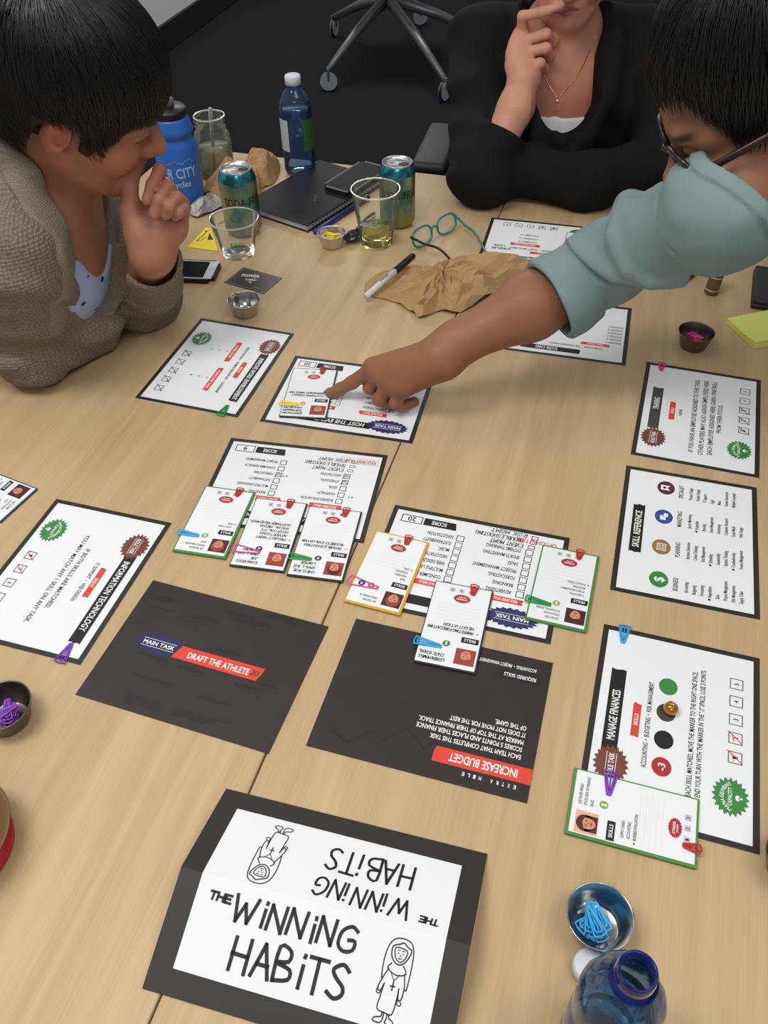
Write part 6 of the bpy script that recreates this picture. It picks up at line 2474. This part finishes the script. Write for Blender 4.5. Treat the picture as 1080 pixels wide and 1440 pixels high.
# rolled cuff: a thick band, hollow round the forearm
band = U(.005, cone(tuple(cf0 - cufAx * .008), tuple(cf0 + cufAx * .030), .0545, .0550), cone(tuple(cf0 - cufAx * .004), tuple(cf0 + cufAx * .006), .0565, .0565))
band = AND(.004, band, half(cf0 - cufAx * .012, -cufAx), half(cf0 + cufAx * .040, cufAx))
band = folds(band, .0016, 70, (.2, .8, .6), (1, 0, .4), .1)
shC_f = U(.002, shC_f, band)
shC_f = SUB(.004, shC_f, cone(tuple(cf0 - cufAx * .08), tuple(cf0 + cufAx * .012), .053, .0465))
# open neck with a band collar
CARVE = U(.02, cone((.3690, .8540, 1.180), (.4365, .8130, 1.139), .05, .05), cone((.3985, .926, 1.1525), (.4715, .8810, 1.108), .053, .053))
shC_f = U(.0015, shC_f, AND(.002, disp(shC_f, lambda P: F4(-.0035)), disp(CARVE, lambda P: F4(-.016))))
shC_f = SUB(.003, shC_f, CARVE)
body_obj('shirt', shC_f, (.12, .72, .70), (1.22, 1.42, 1.24), .0034, SHM, pC)
tr = U(.05, cone((1.02, 1.10, .90), (1.03, 1.10, .45), .105, .075), cone((1.02, 1.30, .90), (1.03, 1.30, .45), .105, .075), cone((1.03, 1.10, .45), (1.05, 1.10, .09), .072, .05), cone((1.03, 1.30, .45), (1.05, 1.30, .09), .072, .05), cone((1.02, 1.11, .90), (1.02, 1.29, .90), .13, .13))
body_obj('trousers', tr, (.84, .94, .03), (1.22, 1.46, 1.06), .010, mat('charcoal_trouser', (36, 37, 40), .9), pC)
for yy in (1.10, 1.30):
    from_bm('shoe', bm_box(.27, .095, .075, (1.0 - og.x, yy - og.y, .039), .025, 4), mat('black_shoe', (20, 20, 20), .5), pC, True)

# =================================================================== chairs
FRAME = mat('grey_cast_metal', (122, 124, 128), .4, .6)
WHEEL = mat('pale_caster', (166, 174, 186), .45)
DARKP = mat('dark_chair_plastic', (34, 34, 36), .55)
SEATM = mat('dark_seat_fabric', (38, 38, 41), .9, bump=(500, .4))


def caster(t, x, y, r, ang, wm, fm):
    w_ = from_bm('caster', bm_tube([(-.010, 0, 0), (.010, 0, 0)], r, 24, up=Vector((0, 0, 1))), wm, t, angle=40, loc=(x, y, r + .001), rot=(0, 0, ang))
    from_bm('tread', bm_tube([(-.0075, 0, 0), (.0075, 0, 0)], r * 1.035, 24), mat('black_tread', (22, 22, 23), .6), w_, angle=40)
    from_bm('fork', bm_box(.036, .012, r * 1.3, (0, 0, r * .75), .004), fm, w_, angle=40)


def star_chair(label, hub, feet, hubz, r, wm, fm, group=None, seat=None):
    t = thing('office_chair', label, 'chair', (hub[0], hub[1], 0), group=group)
    from_bm('hub', bm_tube([(0, 0, hubz - .05), (0, 0, hubz + .03)], [.036, .034], 24), fm, t, angle=40)
    for (fx, fy) in feet:
        x, y = fx - hub[0], fy - hub[1]
        d = Vector((x, y, 0)).normalized()
        p = [Vector((0, 0, hubz)) + d * .02, Vector((x * .5, y * .5, hubz * .62 + .03)), Vector((x, y, r * 2.15))]
        from_bm('leg', bm_tube(p, [.026, .021, .015], 10, flat=1.1), fm, t, True)
        caster(t, x, y, r, math.atan2(y, x) + .6, wm, fm)
    if seat:
        z, yaw, back, arms = seat
        M = Matrix.Rotation(yaw, 4, 'Z')

        def tb(bm):
            bmesh.ops.transform(bm, matrix=M, verts=bm.verts)
            return bm
        from_bm('gas_lift', bm_tube([(0, 0, hubz + .02), (0, 0, z - .045)], .022, 16), fm, t, angle=40)
        from_bm('seat', tb(bm_box(.46, .46, .06, (0, 0, z - .03), .026, 4)), SEATM, t, True)
        if back:
            from_bm('backrest', tb(bm_box(.05, .42, .42, (-.27, 0, z + .34), .022, 4)), SEATM, t, True)
            from_bm('back_bar', tb(bm_box(.03, .07, .24, (-.262, 0, z + .06), .008, 2)), fm, t, angle=40)
        for (ax, ay, az, al) in arms:
            from_bm('armrest', bm_box(.085, .25, .028, (ax, ay, az), .0135, 5, rot=Matrix.Rotation(al, 3, 'Z')), DARKP, t, True)
            from_bm('armrest_post', bm_tube([(ax, ay, az - .012), (ax * .95, ay * .95, z - .05)], .014, 10), DARKP, t, True)
    return t


ring5 = lambda hx, hy, R, a0: [(hx + R * math.cos(a0 + 2 * math.pi * i / 5), hy + R * math.sin(a0 + 2 * math.pi * i / 5)) for i in range(5)]
star_chair('grey metal chair base on pale casters, cut by the top edge', (.075, 4.86), [(-.220, 4.415), (.331, 4.246), (-.213, 5.249), (.60, 4.85), (.27, 5.42)], .275, .042, WHEEL, FRAME, None, (.62, 1.4, False, []))
star_chair('office chair under the person in the beige cardigan', (-1.0, 1.22), ring5(-1.0, 1.22, .28, .3), .13, .028, DARKP, DARKP, 'chairs of the seated people', (.44, 0.05, True, []))
star_chair('office chair with a grey armrest under the person in the black blazer', (.39, 1.98), ring5(.39, 1.98, .28, .9), .13, .028, DARKP, DARKP, 'chairs of the seated people', (.44, -1.87, True, [(-.242, .065, .675, -.24), (.27, -.08, .675, .3)]))
